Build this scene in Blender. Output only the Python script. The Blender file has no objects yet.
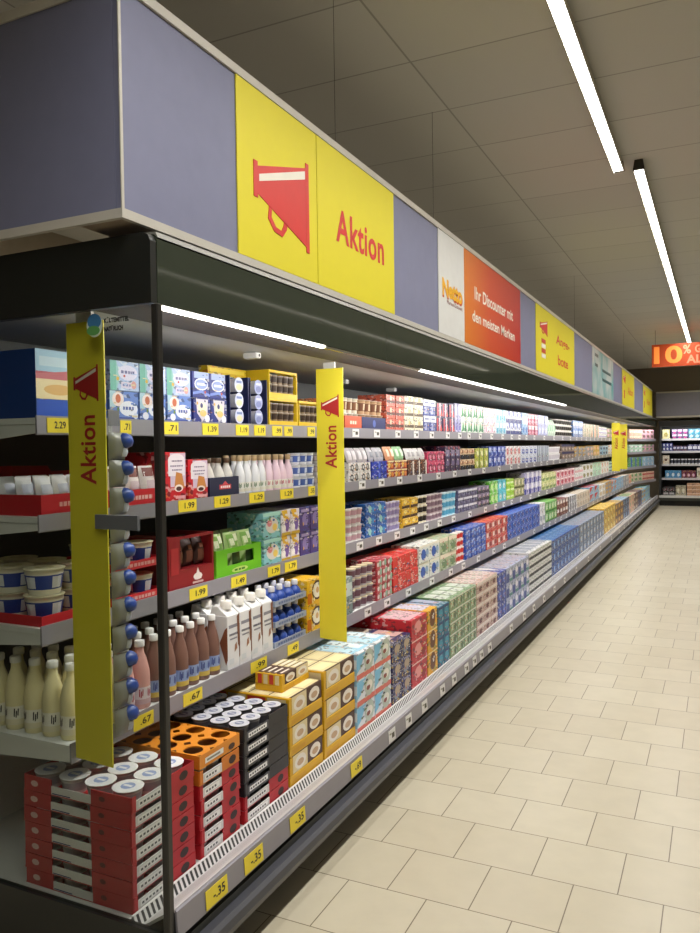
import bpy, math, random
from mathutils import Matrix, Vector
random.seed(7)
C = bpy.context.scene.collection
PI = math.pi

# ------------------------------------------------------------------ materials
def lin(h):
    h = h.lstrip('#')
    out = []
    for i in (0, 2, 4):
        c = int(h[i:i+2], 16) / 255.0
        out.append(c/12.92 if c <= 0.04045 else ((c+0.055)/1.055)**2.4)
    return (*out, 1.0)

MATS = {}
def M(col, rough=0.45, metal=0.0, emit=0.0, var=0.06):
    key = (col, rough, metal, emit, var)
    if key in MATS: return MATS[key]
    m = bpy.data.materials.new('surface_' + col.strip('#'))
    m.use_nodes = True
    nt = m.node_tree; b = nt.nodes['Principled BSDF']
    c = lin(col)
    b.inputs['Roughness'].default_value = rough
    b.inputs['Metallic'].default_value = metal
    tc = nt.nodes.new('ShaderNodeTexCoord'); n = nt.nodes.new('ShaderNodeTexNoise')
    n.inputs['Scale'].default_value = 14; n.inputs['Detail'].default_value = 2
    nt.links.new(tc.outputs['Object'], n.inputs['Vector'])
    mx = nt.nodes.new('ShaderNodeMix'); mx.data_type = 'RGBA'
    mx.inputs['A'].default_value = tuple(v*(1-var) for v in c[:3]) + (1,)
    mx.inputs['B'].default_value = tuple(min(1, v*(1+var)) for v in c[:3]) + (1,)
    nt.links.new(n.outputs['Fac'], mx.inputs['Factor'])
    nt.links.new(mx.outputs['Result'], b.inputs['Base Color'])
    if emit:
        b.inputs['Emission Color'].default_value = c
        b.inputs['Emission Strength'].default_value = emit
    MATS[key] = m
    return m

PRN = {}
def P(col, rough=0.42):
    # printed card: the base colour broken up by small patches of related inks
    if col in PRN: return PRN[col]
    rr = random.Random('ink' + col); c = lin(col)[:3]
    m = bpy.data.materials.new('printed_' + col.strip('#')); m.use_nodes = True
    nt = m.node_tree; N = nt.nodes; L = nt.links; bs = N['Principled BSDF']; bs.inputs['Roughness'].default_value = rough
    tc = N.new('ShaderNodeTexCoord'); mp = N.new('ShaderNodeMapping'); mp.inputs['Scale'].default_value = (1, .8, 1.5)
    mp.inputs['Location'].default_value = (rr.random(), rr.random(), rr.random())
    L.new(tc.outputs['Object'], mp.inputs['Vector'])
    vo = N.new('ShaderNodeTexVoronoi'); vo.inputs['Scale'].default_value = rr.uniform(50, 85)
    L.new(mp.outputs['Vector'], vo.inputs['Vector'])
    sp = N.new('ShaderNodeSeparateColor'); L.new(vo.outputs['Color'], sp.inputs['Color'])
    cr = N.new('ShaderNodeValToRGB'); cr.color_ramp.interpolation = 'CONSTANT'
    mix = lambda q, t: tuple(x*(1-t)+y*t for x, y in zip(c, q)) + (1,)
    acc = lin(rr.choice(('#e9c84a', '#c23c36', '#3a66b4', '#e6e4e0', '#4f9a5a', '#2a2a34', '#d98a4a', '#e6e4e0')))[:3]
    st = [(0, mix(c, 0)), (.50, mix((.85, .84, .82), .40)), (.62, mix((.015, .015, .025), .62)), (.80, mix(acc, .55)), (.90, mix(c, 0))]
    e = cr.color_ramp.elements
    e[0].position = 0; e[0].color = st[0][1]; e[1].position = st[1][0]; e[1].color = st[1][1]
    for p_, q_ in st[2:]: z = e.new(p_); z.color = q_
    L.new(sp.outputs['Red'], cr.inputs['Fac'])
    no = N.new('ShaderNodeTexNoise'); no.inputs['Scale'].default_value = 16; no.inputs['Detail'].default_value = 1
    L.new(mp.outputs['Vector'], no.inputs['Vector'])
    gt = N.new('ShaderNodeMath'); gt.operation = 'GREATER_THAN'; gt.inputs[1].default_value = .44; L.new(no.outputs['Fac'], gt.inputs[0])
    mx = N.new('ShaderNodeMix'); mx.data_type = 'RGBA'; mx.inputs['A'].default_value = c + (1,)
    L.new(gt.outputs[0], mx.inputs['Factor']); L.new(cr.outputs['Color'], mx.inputs['B']); L.new(mx.outputs['Result'], bs.inputs['Base Color'])
    PRN[col] = m
    return m

def new_mat(name):
    m = bpy.data.materials.new(name); m.use_nodes = True
    return m, m.node_tree, m.node_tree.nodes['Principled BSDF']

def mat_floor():
    m, nt, b = new_mat('floor_tiles'); L = nt.links; N = nt.nodes
    tc = N.new('ShaderNodeTexCoord'); mp = N.new('ShaderNodeMapping')
    mp.inputs['Location'].default_value = (0.174+9.0, -3.105+0.3+6.0, 0)
    L.new(tc.outputs['Object'], mp.inputs['Vector'])
    br = N.new('ShaderNodeTexBrick'); br.offset = 0.5; br.offset_frequency = 2; br.squash = 1
    for k, v in (('Scale', 1), ('Mortar Size', 0.0021), ('Mortar Smooth', 0.1), ('Bias', 0), ('Brick Width', 0.3), ('Row Height', 0.3)):
        br.inputs[k].default_value = v
    br.inputs['Color1'].default_value = lin('#c4bca7'); br.inputs['Color2'].default_value = lin('#bdb49e')
    br.inputs['Mortar'].default_value = lin('#6d6250')
    L.new(mp.outputs['Vector'], br.inputs['Vector'])
    n = N.new('ShaderNodeTexNoise'); n.inputs['Scale'].default_value = 9; n.inputs['Detail'].default_value = 6
    L.new(tc.outputs['Object'], n.inputs['Vector'])
    mx = N.new('ShaderNodeMix'); mx.data_type = 'RGBA'; mx.blend_type = 'MULTIPLY'; mx.inputs['Factor'].default_value = 1
    cr = N.new('ShaderNodeValToRGB'); cr.color_ramp.elements[0].color = (.88, .88, .87, 1); cr.color_ramp.elements[1].color = (1.04, 1.04, 1.03, 1)
    L.new(n.outputs['Fac'], cr.inputs['Fac'])
    L.new(br.outputs['Color'], mx.inputs['A']); L.new(cr.outputs['Color'], mx.inputs['B'])
    L.new(mx.outputs['Result'], b.inputs['Base Color'])
    n2 = N.new('ShaderNodeTexNoise'); n2.inputs['Scale'].default_value = 60
    L.new(tc.outputs['Object'], n2.inputs['Vector'])
    bp = N.new('ShaderNodeBump'); bp.inputs['Strength'].default_value = 0.05; bp.inputs['Distance'].default_value = 0.004
    L.new(n2.outputs['Fac'], bp.inputs['Height']); L.new(bp.outputs['Normal'], b.inputs['Normal'])
    b.inputs['Roughness'].default_value = 0.34
    b.inputs['Specular IOR Level'].default_value = 0.4
    return m

def mat_ceiling():
    m, nt, b = new_mat('ceiling_tiles'); L = nt.links; N = nt.nodes
    tc = N.new('ShaderNodeTexCoord'); mp = N.new('ShaderNodeMapping')
    mp.inputs['Location'].default_value = (1.37+13.4, -3.03+6.0, 0)
    L.new(tc.outputs['Object'], mp.inputs['Vector'])
    br = N.new('ShaderNodeTexBrick'); br.offset = 0; br.squash = 1
    for k, v in (('Scale', 1), ('Mortar Size', 0.006), ('Mortar Smooth', 0.3), ('Bias', 0), ('Brick Width', 1.34), ('Row Height', 0.6)):
        br.inputs[k].default_value = v
    br.inputs['Color1'].default_value = lin('#bebdb8'); br.inputs['Color2'].default_value = lin('#b9b8b3')
    br.inputs['Mortar'].default_value = lin('#969490')
    L.new(mp.outputs['Vector'], br.inputs['Vector'])
    n = N.new('ShaderNodeTexNoise'); n.inputs['Scale'].default_value = 130
    L.new(tc.outputs['Object'], n.inputs['Vector'])
    bp = N.new('ShaderNodeBump'); bp.inputs['Strength'].default_value = 0.15; bp.inputs['Distance'].default_value = 0.003
    L.new(n.outputs['Fac'], bp.inputs['Height']); L.new(bp.outputs['Normal'], b.inputs['Normal'])
    L.new(br.outputs['Color'], b.inputs['Base Color'])
    b.inputs['Roughness'].default_value = 0.95
    return m

def mat_grille():
    # white pressed metal with a row of slots across the inner half
    m, nt, b = new_mat('slotted_white_metal'); L = nt.links; N = nt.nodes
    tc = N.new('ShaderNodeTexCoord'); sx = N.new('ShaderNodeSeparateXYZ')
    L.new(tc.outputs['Object'], sx.inputs['Vector'])
    def mt(op, a, bb=None):
        q = N.new('ShaderNodeMath'); q.operation = op
        for i, v in enumerate((a, bb)):
            if v is None: continue
            if isinstance(v, (int, float)): q.inputs[i].default_value = v
            else: L.new(v, q.inputs[i])
        return q.outputs[0]
    fy = mt('FRACT', mt('MULTIPLY', sx.outputs['Y'], 1/0.021))
    s1 = mt('LESS_THAN', fy, 0.5)
    s2 = mt('MULTIPLY', mt('GREATER_THAN', sx.outputs['X'], -1.5325), mt('LESS_THAN', sx.outputs['X'], -1.5195))
    slot = mt('MULTIPLY', s1, s2)
    fy2 = mt('LESS_THAN', mt('FRACT', mt('MULTIPLY', sx.outputs['Y'], 1/0.008)), 0.4)
    s3 = mt('MULTIPLY', mt('GREATER_THAN', sx.outputs['X'], -1.505), mt('LESS_THAN', sx.outputs['X'], -1.42))
    fine = mt('MULTIPLY', mt('MULTIPLY', fy2, s3), 0.35)
    mx = N.new('ShaderNodeMix'); mx.data_type = 'RGBA'
    mx.inputs['A'].default_value = lin('#d4d2d2'); mx.inputs['B'].default_value = lin('#2a2a2c')
    L.new(mt('MAXIMUM', slot, fine), mx.inputs['Factor'])
    L.new(mx.outputs['Result'], b.inputs['Base Color']); b.inputs['Roughness'].default_value = 0.4
    return m

def mat_glass(name, tint=(0.86, 0.88, 0.86), gl=0.10):
    m = bpy.data.materials.new(name); m.use_nodes = True
    nt = m.node_tree; N = nt.nodes; L = nt.links
    N.remove(N['Principled BSDF'])
    t = N.new('ShaderNodeBsdfTransparent'); t.inputs['Color'].default_value = (*tint, 1)
    g = N.new('ShaderNodeBsdfGlossy'); g.inputs['Roughness'].default_value = 0.03
    lw = N.new('ShaderNodeFresnel'); lw.inputs['IOR'].default_value = 1.45
    mx = N.new('ShaderNodeMixShader')
    ge = N.new('ShaderNodeNewGeometry'); mu = N.new('ShaderNodeMath'); mu.operation = 'MULTIPLY'; iv = N.new('ShaderNodeMath'); iv.operation = 'SUBTRACT'
    iv.inputs[0].default_value = 1.0; L.new(ge.outputs['Backfacing'], iv.inputs[1]); L.new(lw.outputs['Fac'], mu.inputs[0]); L.new(iv.outputs[0], mu.inputs[1])
    L.new(mu.outputs[0], mx.inputs[0]); L.new(t.outputs[0], mx.inputs[1]); L.new(g.outputs[0], mx.inputs[2])
    L.new(mx.outputs[0], N['Material Output'].inputs['Surface'])
    return m

def mat_gradient():
    # the printed poster runs from orange at one edge to red at the other
    m, nt, b = new_mat('orange_red_print'); L = nt.links; N = nt.nodes
    tc = N.new('ShaderNodeTexCoord'); sx = N.new('ShaderNodeSeparateXYZ')
    L.new(tc.outputs['Generated'], sx.inputs['Vector'])
    cr = N.new('ShaderNodeValToRGB')
    cr.color_ramp.elements[0].color = lin('#dd7d1c'); cr.color_ramp.elements[1].color = lin('#b9201c')
    e = cr.color_ramp.elements.new(0.4); e.color = lin('#d04a1c')
    L.new(sx.outputs['Y'], cr.inputs['Fac']); L.new(cr.outputs['Color'], b.inputs['Base Color'])
    b.inputs['Roughness'].default_value = 0.4
    return m

def mat_cool_print():
    m, nt, b = new_mat('pale_turquoise_print'); L = nt.links; N = nt.nodes
    tc = N.new('ShaderNodeTexCoord')
    n = N.new('ShaderNodeTexNoise'); n.inputs['Scale'].default_value = 2.2; n.inputs['Detail'].default_value = 3
    L.new(tc.outputs['Object'], n.inputs['Vector'])
    cr = N.new('ShaderNodeValToRGB')
    cr.color_ramp.elements[0].position = .35; cr.color_ramp.elements[0].color = lin('#4fa8ac')
    cr.color_ramp.elements[1].position = .62; cr.color_ramp.elements[1].color = lin('#c3cdcc')
    L.new(n.outputs['Fac'], cr.inputs['Fac']); L.new(cr.outputs['Color'], b.inputs['Base Color'])
    b.inputs['Roughness'].default_value = 0.4
    return m

# ------------------------------------------------------------------ mesh builder
class MB:
    def __init__(s): s.v = []; s.f = []; s.mi = []; s.sm = []; s.mats = []
    def mat(s, m):
        if isinstance(m, str): m = M(m)
        if m not in s.mats: s.mats.append(m)
        return s.mats.index(m)
    def add(s, vs, fs, m, smooth=False):
        o = len(s.v); k = s.mat(m); s.v += [tuple(p) for p in vs]
        for f in fs: s.f.append([o+i for i in f]); s.mi.append(k); s.sm.append(smooth)
    def box(s, x0, x1, y0, y1, z0, z1, m, c=0.0):
        if c <= 0:
            s.add([(x0,y0,z0),(x1,y0,z0),(x1,y1,z0),(x0,y1,z0),(x0,y0,z1),(x1,y0,z1),(x1,y1,z1),(x0,y1,z1)],
                  [(0,3,2,1),(4,5,6,7),(0,1,5,4),(1,2,6,5),(2,3,7,6),(3,0,4,7)], m); return
        # octagonal chamfer on the upright edges plus chamfered rims
        def ring(ins, z):
            a, b, d, e = x0+ins, x1-ins, y0+ins, y1-ins
            q = c*0.8
            return [(a+q,d,z),(b-q,d,z),(b,d+q,z),(b,e-q,z),(b-q,e,z),(a+q,e,z),(a,e-q,z),(a,d+q,z)]
        vs = ring(c, z0) + ring(0, z0+c) + ring(0, z1-c) + ring(c, z1)
        fs = [tuple(range(7, -1, -1)), tuple(range(24, 32))]
        for r in range(3):
            for i in range(8):
                j = (i+1) % 8
                fs.append((r*8+i, r*8+j, r*8+8+j, r*8+8+i))
        s.add(vs, fs, m)
    def lathe(s, prof, m, n=16, c=(0,0,0), axis='z', cap0=True, cap1=True, smooth=True):
        vs = []
        for r, z in prof:
            for i in range(n):
                a = 2*PI*i/n
                p = (r*math.cos(a), r*math.sin(a), z)
                if axis == 'x': p = (z, r*math.cos(a), r*math.sin(a))
                vs.append((p[0]+c[0], p[1]+c[1], p[2]+c[2]))
        fs = []
        for k in range(len(prof)-1):
            for i in range(n):
                j = (i+1) % n; fs.append((k*n+i, k*n+j, (k+1)*n+j, (k+1)*n+i))
        s.add(vs, fs, m, smooth)
        if cap0: s.add(vs[:n], [tuple(range(n-1, -1, -1))], m)
        if cap1: s.add(vs[-n:], [tuple(range(n))], m)
    def poly(s, pts, frame, off, m):
        # flat printed shape; frame(u,v,off) -> xyz
        s.add([frame(u, v, off) for u, v in pts], [tuple(range(len(pts)))], m)
    def slab(s, pts, frame, a, b, m):
        n = len(pts)
        vs = [frame(u, v, a) for u, v in pts] + [frame(u, v, b) for u, v in pts]
        fs = [tuple(range(n-1, -1, -1)), tuple(range(n, 2*n))]
        for i in range(n):
            j = (i+1) % n; fs.append((i, j, n+j, n+i))
        s.add(vs, fs, m)
    def extrude_y(s, prof, y0, y1, m, smooth=False):
        n = len(prof)
        vs = [(x, y0, z) for x, z in prof] + [(x, y1, z) for x, z in prof]
        fs = [tuple(range(n)), tuple(range(2*n-1, n-1, -1))]
        for i in range(n):
            j = (i+1) % n; fs.append((i, n+i, n+j, j))
        s.add(vs, fs, m, smooth)
    def mesh(s, name):
        me = bpy.data.meshes.new(name)
        me.from_pydata(s.v, [], s.f)
        for m in s.mats: me.materials.append(m)
        me.polygons.foreach_set('material_index', s.mi)
        me.polygons.foreach_set('use_smooth', s.sm)
        me.update()
        return me

FX = lambda x: (lambda u, v, o: (x+o, u, v))       # a face looking along +X: u=y, v=z
FYm = lambda y: (lambda u, v, o: (u, y-o, v))      # a face looking along -Y: u=x, v=z
FZ = lambda z: (lambda u, v, o: (u, v, z+o))
def ell(uc, vc, ru, rv, n=16, a0=0.0): return [(uc+ru*math.cos(a0+2*PI*i/n), vc+rv*math.sin(a0+2*PI*i/n)) for i in range(n)]
def rect(u0, u1, v0, v1): return [(u0,v0),(u1,v0),(u1,v1),(u0,v1)]

# ------------------------------------------------------------------ objects
def link(name, data, parent=None, loc=None):
    o = bpy.data.objects.new(name, data); C.objects.link(o)
    if parent: o.parent = parent
    if loc: o.location = loc
    return o
def tag(o, label, cat, group=None):
    o['label'] = label; o['category'] = cat
    if group: o['group'] = group
    return o
def empty(name, loc, label, cat, group=None, rz=0):
    o = link(name, None, None, loc); o.rotation_euler = (0, 0, rz); o.empty_display_size = 0.1
    return tag(o, label, cat, group)
def part(name, mb, parent, loc=None): return link(name, mb.mesh(name), parent, loc)
def struct(name, mb):
    o = link(name, mb.mesh(name)); o['kind'] = 'structure'; return o

# a template is (mesh or None, [(part name, mesh, (x,y,z), part label, [sub parts])])
def place(tpl, name, loc, label, cat, group=None, rz=0.0):
    me, kids = tpl
    o = link(name, me, None, loc); o.rotation_euler = (0, 0, rz)
    tag(o, label, cat, group)
    def grow(par, ks):
        for k in ks:
            c = link(k[0], k[1], par, k[2])
            if len(k) > 3 and k[3]: c['label'] = k[3]
            if len(k) > 4: grow(c, k[4])
    grow(o, kids)
    return o

def text_mesh(s, mat, height=None, width=None, bold=0.0, align='CENTER', spacing=1.0, line=1.0):
    cu = bpy.data.curves.new('lettering', 'FONT'); cu.body = s; cu.size = 1.0
    cu.offset = bold; cu.extrude = 0.0; cu.align_x = align; cu.space_character = spacing; cu.space_line = line
    cu.resolution_u = 4
    ob = bpy.data.objects.new('lettering', cu); C.objects.link(ob)
    me = bpy.data.meshes.new_from_object(ob)
    bpy.data.objects.remove(ob); bpy.data.curves.remove(cu)
    xs = [v.co.x for v in me.vertices]; ys = [v.co.y for v in me.vertices]
    cx, cy = (min(xs)+max(xs))/2, (min(ys)+max(ys))/2
    w, h = max(xs)-min(xs), max(ys)-min(ys)
    sy = height/h if height else width/w
    sx = width/w if width else sy
    for v in me.vertices: v.co = ((v.co.x-cx)*sx, (v.co.y-cy)*sy, 0)
    me.materials.clear(); me.materials.append(mat if not isinstance(mat, str) else M(mat))
    return me
AX = Matrix(((0,0,1,0),(1,0,0,0),(0,1,0,0),(0,0,0,1)))       # text plane facing +X
AYm = Matrix(((1,0,0,0),(0,0,-1,0),(0,1,0,0),(0,0,0,1)))     # text plane facing -Y
def orient(me, mtx): me.transform(mtx); me.update(); return me
def put_text(name, s, parent, loc, mtx, mat, **kw):
    me = orient(text_mesh(s, mat, **kw), mtx); me.name = name
    return link(name, me, parent, loc)

# ------------------------------------------------------------------ camera
EYE = 1.58
f_px, yaw, pitch, roll = 772.67, 0.445425, -0.024469, 0.014320
cy_, sy_ = math.cos(yaw), math.sin(yaw)
fw = Vector((-sy_*math.cos(pitch), cy_*math.cos(pitch), math.sin(pitch)))
rt = Vector((cy_, sy_, 0)); dn = fw.cross(rt)
r2 = math.cos(roll)*rt + math.sin(roll)*dn; d2 = -math.sin(roll)*rt + math.cos(roll)*dn
cd = bpy.data.cameras.new('camera'); cam = bpy.data.objects.new('camera', cd); C.objects.link(cam)
R3 = Matrix((r2, -d2, -fw)).transposed()
cam.matrix_world = Matrix.Translation((0, 0, EYE)) @ R3.to_4x4()
cd.sensor_fit = 'HORIZONTAL'; cd.sensor_width = 36.0; cd.lens = f_px/700*36.0; cd.clip_start = 0.05; cd.clip_end = 100
bpy.context.scene.camera = cam

# ------------------------------------------------------------------ room
CEIL = 3.48
mb = MB(); mb.box(-5.2, 5.0, -4.0, 22.6, -0.1, 0, mat_floor()); struct('floor', mb)
mb = MB(); mb.box(-5.2, 5.0, -4.0, 22.6, CEIL, CEIL+0.1, mat_ceiling()); struct('ceiling', mb)
WALL = M('#a59a88', 0.9)
mb = MB(); mb.box(-5.3, -5.2, -4, 22.6, 0, CEIL, WALL); struct('wall_left', mb)
mb = MB(); mb.box(5.0, 5.1, -4, 22.6, 0, CEIL, WALL); struct('wall_right', mb)
mb = MB(); mb.box(-5.2, 5.0, -4.1, -4.0, 0, CEIL, WALL); struct('wall_front', mb)
mb = MB(); mb.box(-5.2, 5.0, 22.5, 22.6, 0, CEIL, WALL); struct('wall_back', mb)
mb = MB(); mb.box(-5.2, 5.0, 21.0, 21.12, 2.87, CEIL, M('#6f675b', 0.9)); struct('wall_bulkhead', mb)

# ------------------------------------------------------------------ ceiling lights
def lens_mat():
    m = bpy.data.materials.new('lit_lens'); m.use_nodes = True
    nt = m.node_tree; N = nt.nodes; L = nt.links; N.remove(N['Principled BSDF'])
    e = N.new('ShaderNodeEmission'); tc = N.new('ShaderNodeTexCoord')
    br = N.new('ShaderNodeTexBrick'); br.offset = 0
    for k, v in (('Scale', 1), ('Mortar Size', 0.003), ('Brick Width', 0.033), ('Row Height', 0.05)): br.inputs[k].default_value = v
    br.inputs['Color1'].default_value = (1, .97, .90, 1); br.inputs['Color2'].default_value = (1, .96, .9, 1); br.inputs['Mortar'].default_value = (.45, .44, .42, 1)
    L.new(tc.outputs['Object'], br.inputs['Vector']); L.new(br.outputs['Color'], e.inputs['Color'])
    e.inputs['Strength'].default_value = 7.0
    L.new(e.outputs[0], N['Material Output'].inputs['Surface'])
    return m
LENS = lens_mat()
WARM = (1.0, 0.965, 0.91)
def area(name, loc, sx, sy, watt, direction, col=WARM, spread=PI):
    ld = bpy.data.lights.new(name, 'AREA'); ld.shape = 'RECTANGLE'; ld.size = sx; ld.size_y = sy; ld.energy = watt; ld.color = col; ld.spread = spread
    o = bpy.data.objects.new(name, ld); C.objects.link(o); o.location = loc
    d = Vector(direction).normalized(); z = -d; y = Vector((0, 1, 0)); x = y.cross(z).normalized(); y = z.cross(x)
    o.rotation_euler = Matrix((x, y, z)).transposed().to_euler()
    return o
def ceiling_light(x, y0, y1, label, seg=1.45, watt_per_m=15):
    ym = (y0+y1)/2
    t = empty('ceiling_light', (x, ym, CEIL), label, 'ceiling light')
    L = (y1-y0)/2
    mb = MB()
    mb.extrude_y([(-0.020, 0), (-0.035, -0.05), (-0.035, -0.062), (0.035, -0.062), (0.035, -0.05), (0.020, 0)], -L, L, M('#b9b2a4', 0.5))
    part('housing', mb, t)
    for s in (-1, 1):
        mb = MB(); a, b = sorted((s*(L+0.001), s*(L+0.02)))
        mb.extrude_y([(-0.026, 0), (-0.038, -0.066), (0.038, -0.066), (0.026, 0)], a, b, M('#2b2926', 0.6)); part('end_cap', mb, t)
    mb = MB(); n = max(1, round((y1-y0)/seg)); st = (y1-y0)/n
    mb.add([(-0.029, -L, -0.064), (0.029, -L, -0.064), (0.029, L, -0.064), (-0.029, L, -0.064)], [(0, 3, 2, 1)], LENS)
    part('lens', mb, t)
    mb = MB(); mb.box(-.002, .002, -L, L, -.0735, -.0700, M('#8f8b80', .6))
    for k in range(int((y1-y0)/.12)):
        yk = -L+.06+k*.12; mb.box(-.031, .031, yk-.002, yk+.002, -.0760, -.0737, M('#8f8b80', .6))
    for s in (-1, 1): mb.box(*sorted((s*.0305, s*.034)), -L, L, -.0760, -.0625, M('#b9b2a4', .5))
    part('louvre', mb, t)
    area('lamp', (x, ym, CEIL-0.068), 0.056, y1-y0, watt_per_m*(y1-y0), (0, 0, -1), WARM, math.radians(145))
ceiling_light(-0.602, -0.9, 5.53, 'long white ceiling strip light, the nearer one overhead')
ceiling_light(-0.479, 5.57, 19.6, 'long white ceiling strip light, the farther one leading to the hanging sign')
ceiling_light(-4.2, 2.6, 19.6, 'long white ceiling strip light behind the fascia at the far left')
ceiling_light(2.6, 0.6, 19.6, 'added unseen ceiling strip light over the right side of the store', 1.45, 4.0)  # row out of view, added to help light the room

# ------------------------------------------------------------------ refrigerated case
BLK = M('#222422', 0.35); DARK = M('#33352f', 0.4); GREYW = M('#c9cbc9', 0.4); WHITE = M('#dcdedc', 0.4)
RAIL = M('#918e96', 0.4); BUMP = M('#414249', 0.35); LIP = M('#a39f97', 0.4)
GLOSS = M('#393f35', 0.05); GLOSS.node_tree.nodes['Principled BSDF'].inputs['Specular IOR Level'].default_value = .28
YE, YF = 1.70, 20.72
case = empty('refrigerated_shelf_case', (-1.92, (YE+YF)/2, 0), 'long grey open refrigerated shelf case running down the left of the aisle', 'refrigerated case')
ox, oy = -case.location.x, -case.location.y
def cpart(name, mb, label=None, par=None):
    o = link(name, mb.mesh(name), par or case)
    o.location = (ox, oy, 0) if par is None else (0, 0, 0)
    if label: o['label'] = label
    return o
mb = MB(); mb.box(-2.45, -1.56, YE+.02, YF, 0.0, 0.14, M('#1c1c1b', .6)); cpart('kick_plate', mb)
mb = MB(); mb.extrude_y([(-2.45, .14), (-2.45, .19), (-1.374, .19), (-1.366, .20), (-1.372, .14)][::-1], YE+.012, YF, DARK); cpart('lower_panel', mb, 'dark grey panel')
mb = MB(); mb.extrude_y([(-1.3715, .115), (-1.338, .113), (-1.326, .122), (-1.322, .142), (-1.327, .164), (-1.340, .174), (-1.3715, .174)][::-1], YE-.005, YF, BUMP); cpart('bumper', mb, 'blue grey rubbing strip')
mb = MB(); mb.extrude_y([(-1.384, .286), (-1.378, .209), (-1.371, .209), (-1.376, .283), (-1.381, .287)], YE+.012, YF, RAIL); cpart('price_rail', mb)
mb = MB(); mb.extrude_y([(-1.541, .2225), (-1.541, .231), (-1.533, .231), (-1.519, .199), (-1.392, .286), (-1.385, .288), (-1.385, .279), (-1.519, .190), (-1.530, .2225)][::-1], YE+.012, YF, mat_grille()); cpart('air_grille', mb, 'white slotted air grille')
mb = MB(); mb.box(-2.42, -1.542, YE+.012, YF, .2125, .2215, GREYW); cpart('deck_panel', mb)
mb = MB(); mb.box(-2.45, -2.42, YE+.012, YF, .222, 2.0, M('#3c3d3d', .5)); cpart('back_panel', mb)
mb = MB(); mb.box(-2.4195, -2.405, YE+.014, YF, .222, .56, GREYW); cpart('back_riser', mb, 'pale lower back panel')
mb = MB(); mb.box(-2.45, -1.66, YE+.012, YF, 2.0, 2.14, M('#b4b6b8', .45)); cpart('roof_panel', mb)
mb = MB(); mb.box(-1.655, -1.44, YE+.012, YF, 1.992, 2.10, M('#3b3531', .6)); cpart('air_outlet', mb)
mb = MB(); mb.extrude_y([(-1.432, 1.985), (-1.400, 1.985), (-1.398, 2.165), (-1.410, 2.178), (-1.432, 2.178)][::-1], YE+.012, YF, GLOSS); cpart('canopy', mb, 'glossy dark canopy front')
mb = MB(); mb.extrude_y([(-1.434, 2.1785), (-1.434, 2.186), (-1.402, 2.184), (-1.395, 2.168), (-1.3972, 2.168), (-1.4085, 2.1785)], YE+.012, YF, M('#8b8b84', .3)); cpart('canopy_edge', mb, 'thin silver edge')
TUBE = M('#fffaf0', .4, 0, 6.0)
for a, b in ((YE+.03, 2.73), (3.83, 8.09)):
    mb = MB(); mb.extrude_y([(-1.424, 1.976), (-1.408, 1.976), (-1.404, 1.984), (-1.428, 1.984)][::-1], a, b, TUBE); cpart('light_tube', mb, 'lit tube')
for a, b in ((2.74, 3.82), (8.10, YF-.03)):
    mb = MB(); mb.extrude_y([(-1.424, 1.976), (-1.408, 1.976), (-1.404, 1.984), (-1.428, 1.984)][::-1], a, b, M('#9a9a94', .25, .6)); cpart('light_tube', mb, 'unlit grey tube cover')
# end wall: glass between two black panels and a corner post
mb = MB(); mb.box(-2.45, -1.4055, YE-.004, YE+.004, .222, 1.984, mat_glass('end_glass')); cpart('end_glass', mb)
mb = MB()
prof = [(-2.45, 1.985), (-1.40, 1.985), (-1.40, 2.155), (-1.408, 2.172), (-1.425, 2.180), (-2.45, 2.180)]
mb.slab(prof, FYm(YE+.010), 0, .025, BLK); cpart('end_panel', mb, 'black upper end panel')
mb = MB(); mb.box(-2.45, -1.372, YE-.012, YE+.010, .0, .221, BLK); cpart('end_panel', mb, 'black lower end panel')
mb = MB(); mb.box(-1.405, -1.382, YE-.013, YE+.011, .222, 1.984, M('#2d2c2a', .3), .004); cpart('corner_post', mb)
# shelves
SH = [(-1.875, 1.688, 1.633), (-1.875, 1.383, 1.3325), (-1.875, 1.040, .980), (-1.765, .694, .634)]
for i, (xs, z1, z0) in enumerate(SH):
    mb = MB(); mb.box(-2.415, xs-.0065, YE+.016, YF-.03, z1-.022, z1-.003, WHITE)
    sh = cpart('shelf', mb)
    mb = MB(); mb.extrude_y([(xs-.006, z1-.003), (xs-.005, z1+.004), (xs, z1+.004), (xs+.001, z0+.004), (xs-.001, z0), (xs-.006, z0)], YE+.016, 18.57, RAIL); cpart('price_rail', mb, 'grey price rail', sh)
    for yb in (YE+.018, 8.0, 14.3, YF-.045):
        mb = MB(); mb.slab([(-2.415, z1-.10), (-2.415, z1-.023), (xs-.008, z1-.023), (xs-.008, z0+.006)], FYm(yb+.012), 0, .012, WHITE); cpart('bracket', mb, 'white shelf bracket', sh)
CA, CB = (-1.872, 18.56), (-1.42, 20.66)
for i, (xs, z1, z0) in enumerate(SH):
    mb = MB(); mb.slab([CA, CB, (-1.874, 20.66)], lambda u, v, o: (u, v, o), z1-.0225, z1-.0032, WHITE); sh = cpart('corner_shelf', mb)
    dx, dy = CB[0]-CA[0], CB[1]-CA[1]; ln = math.hypot(dx, dy); nx, ny = dy/ln*.006, -dx/ln*.006
    mb = MB(); mb.slab([(CA[0]+nx, CA[1]+ny), (CB[0]+nx, CB[1]+ny), CB, CA], lambda u, v, o: (u, v, o), z0, z1+.003, RAIL); cpart('price_rail', mb, 'grey price rail', sh)
for (x, y) in ((-1.83, 2.86), (-2.10, 4.31), (-2.10, 5.10)):
    mb = MB(); mb.box(x-.035, x+.035, y-.02, y+.02, 1.972, 1.9995, M('#dddddb', .4), .005)
    mb.poly(ell(y+.004, 1.985, .007, .007, 10), FX(x+.035), .0008, M('#111111', .4))
    cpart('sensor_box', mb, 'small white box with a dark eye')
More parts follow.
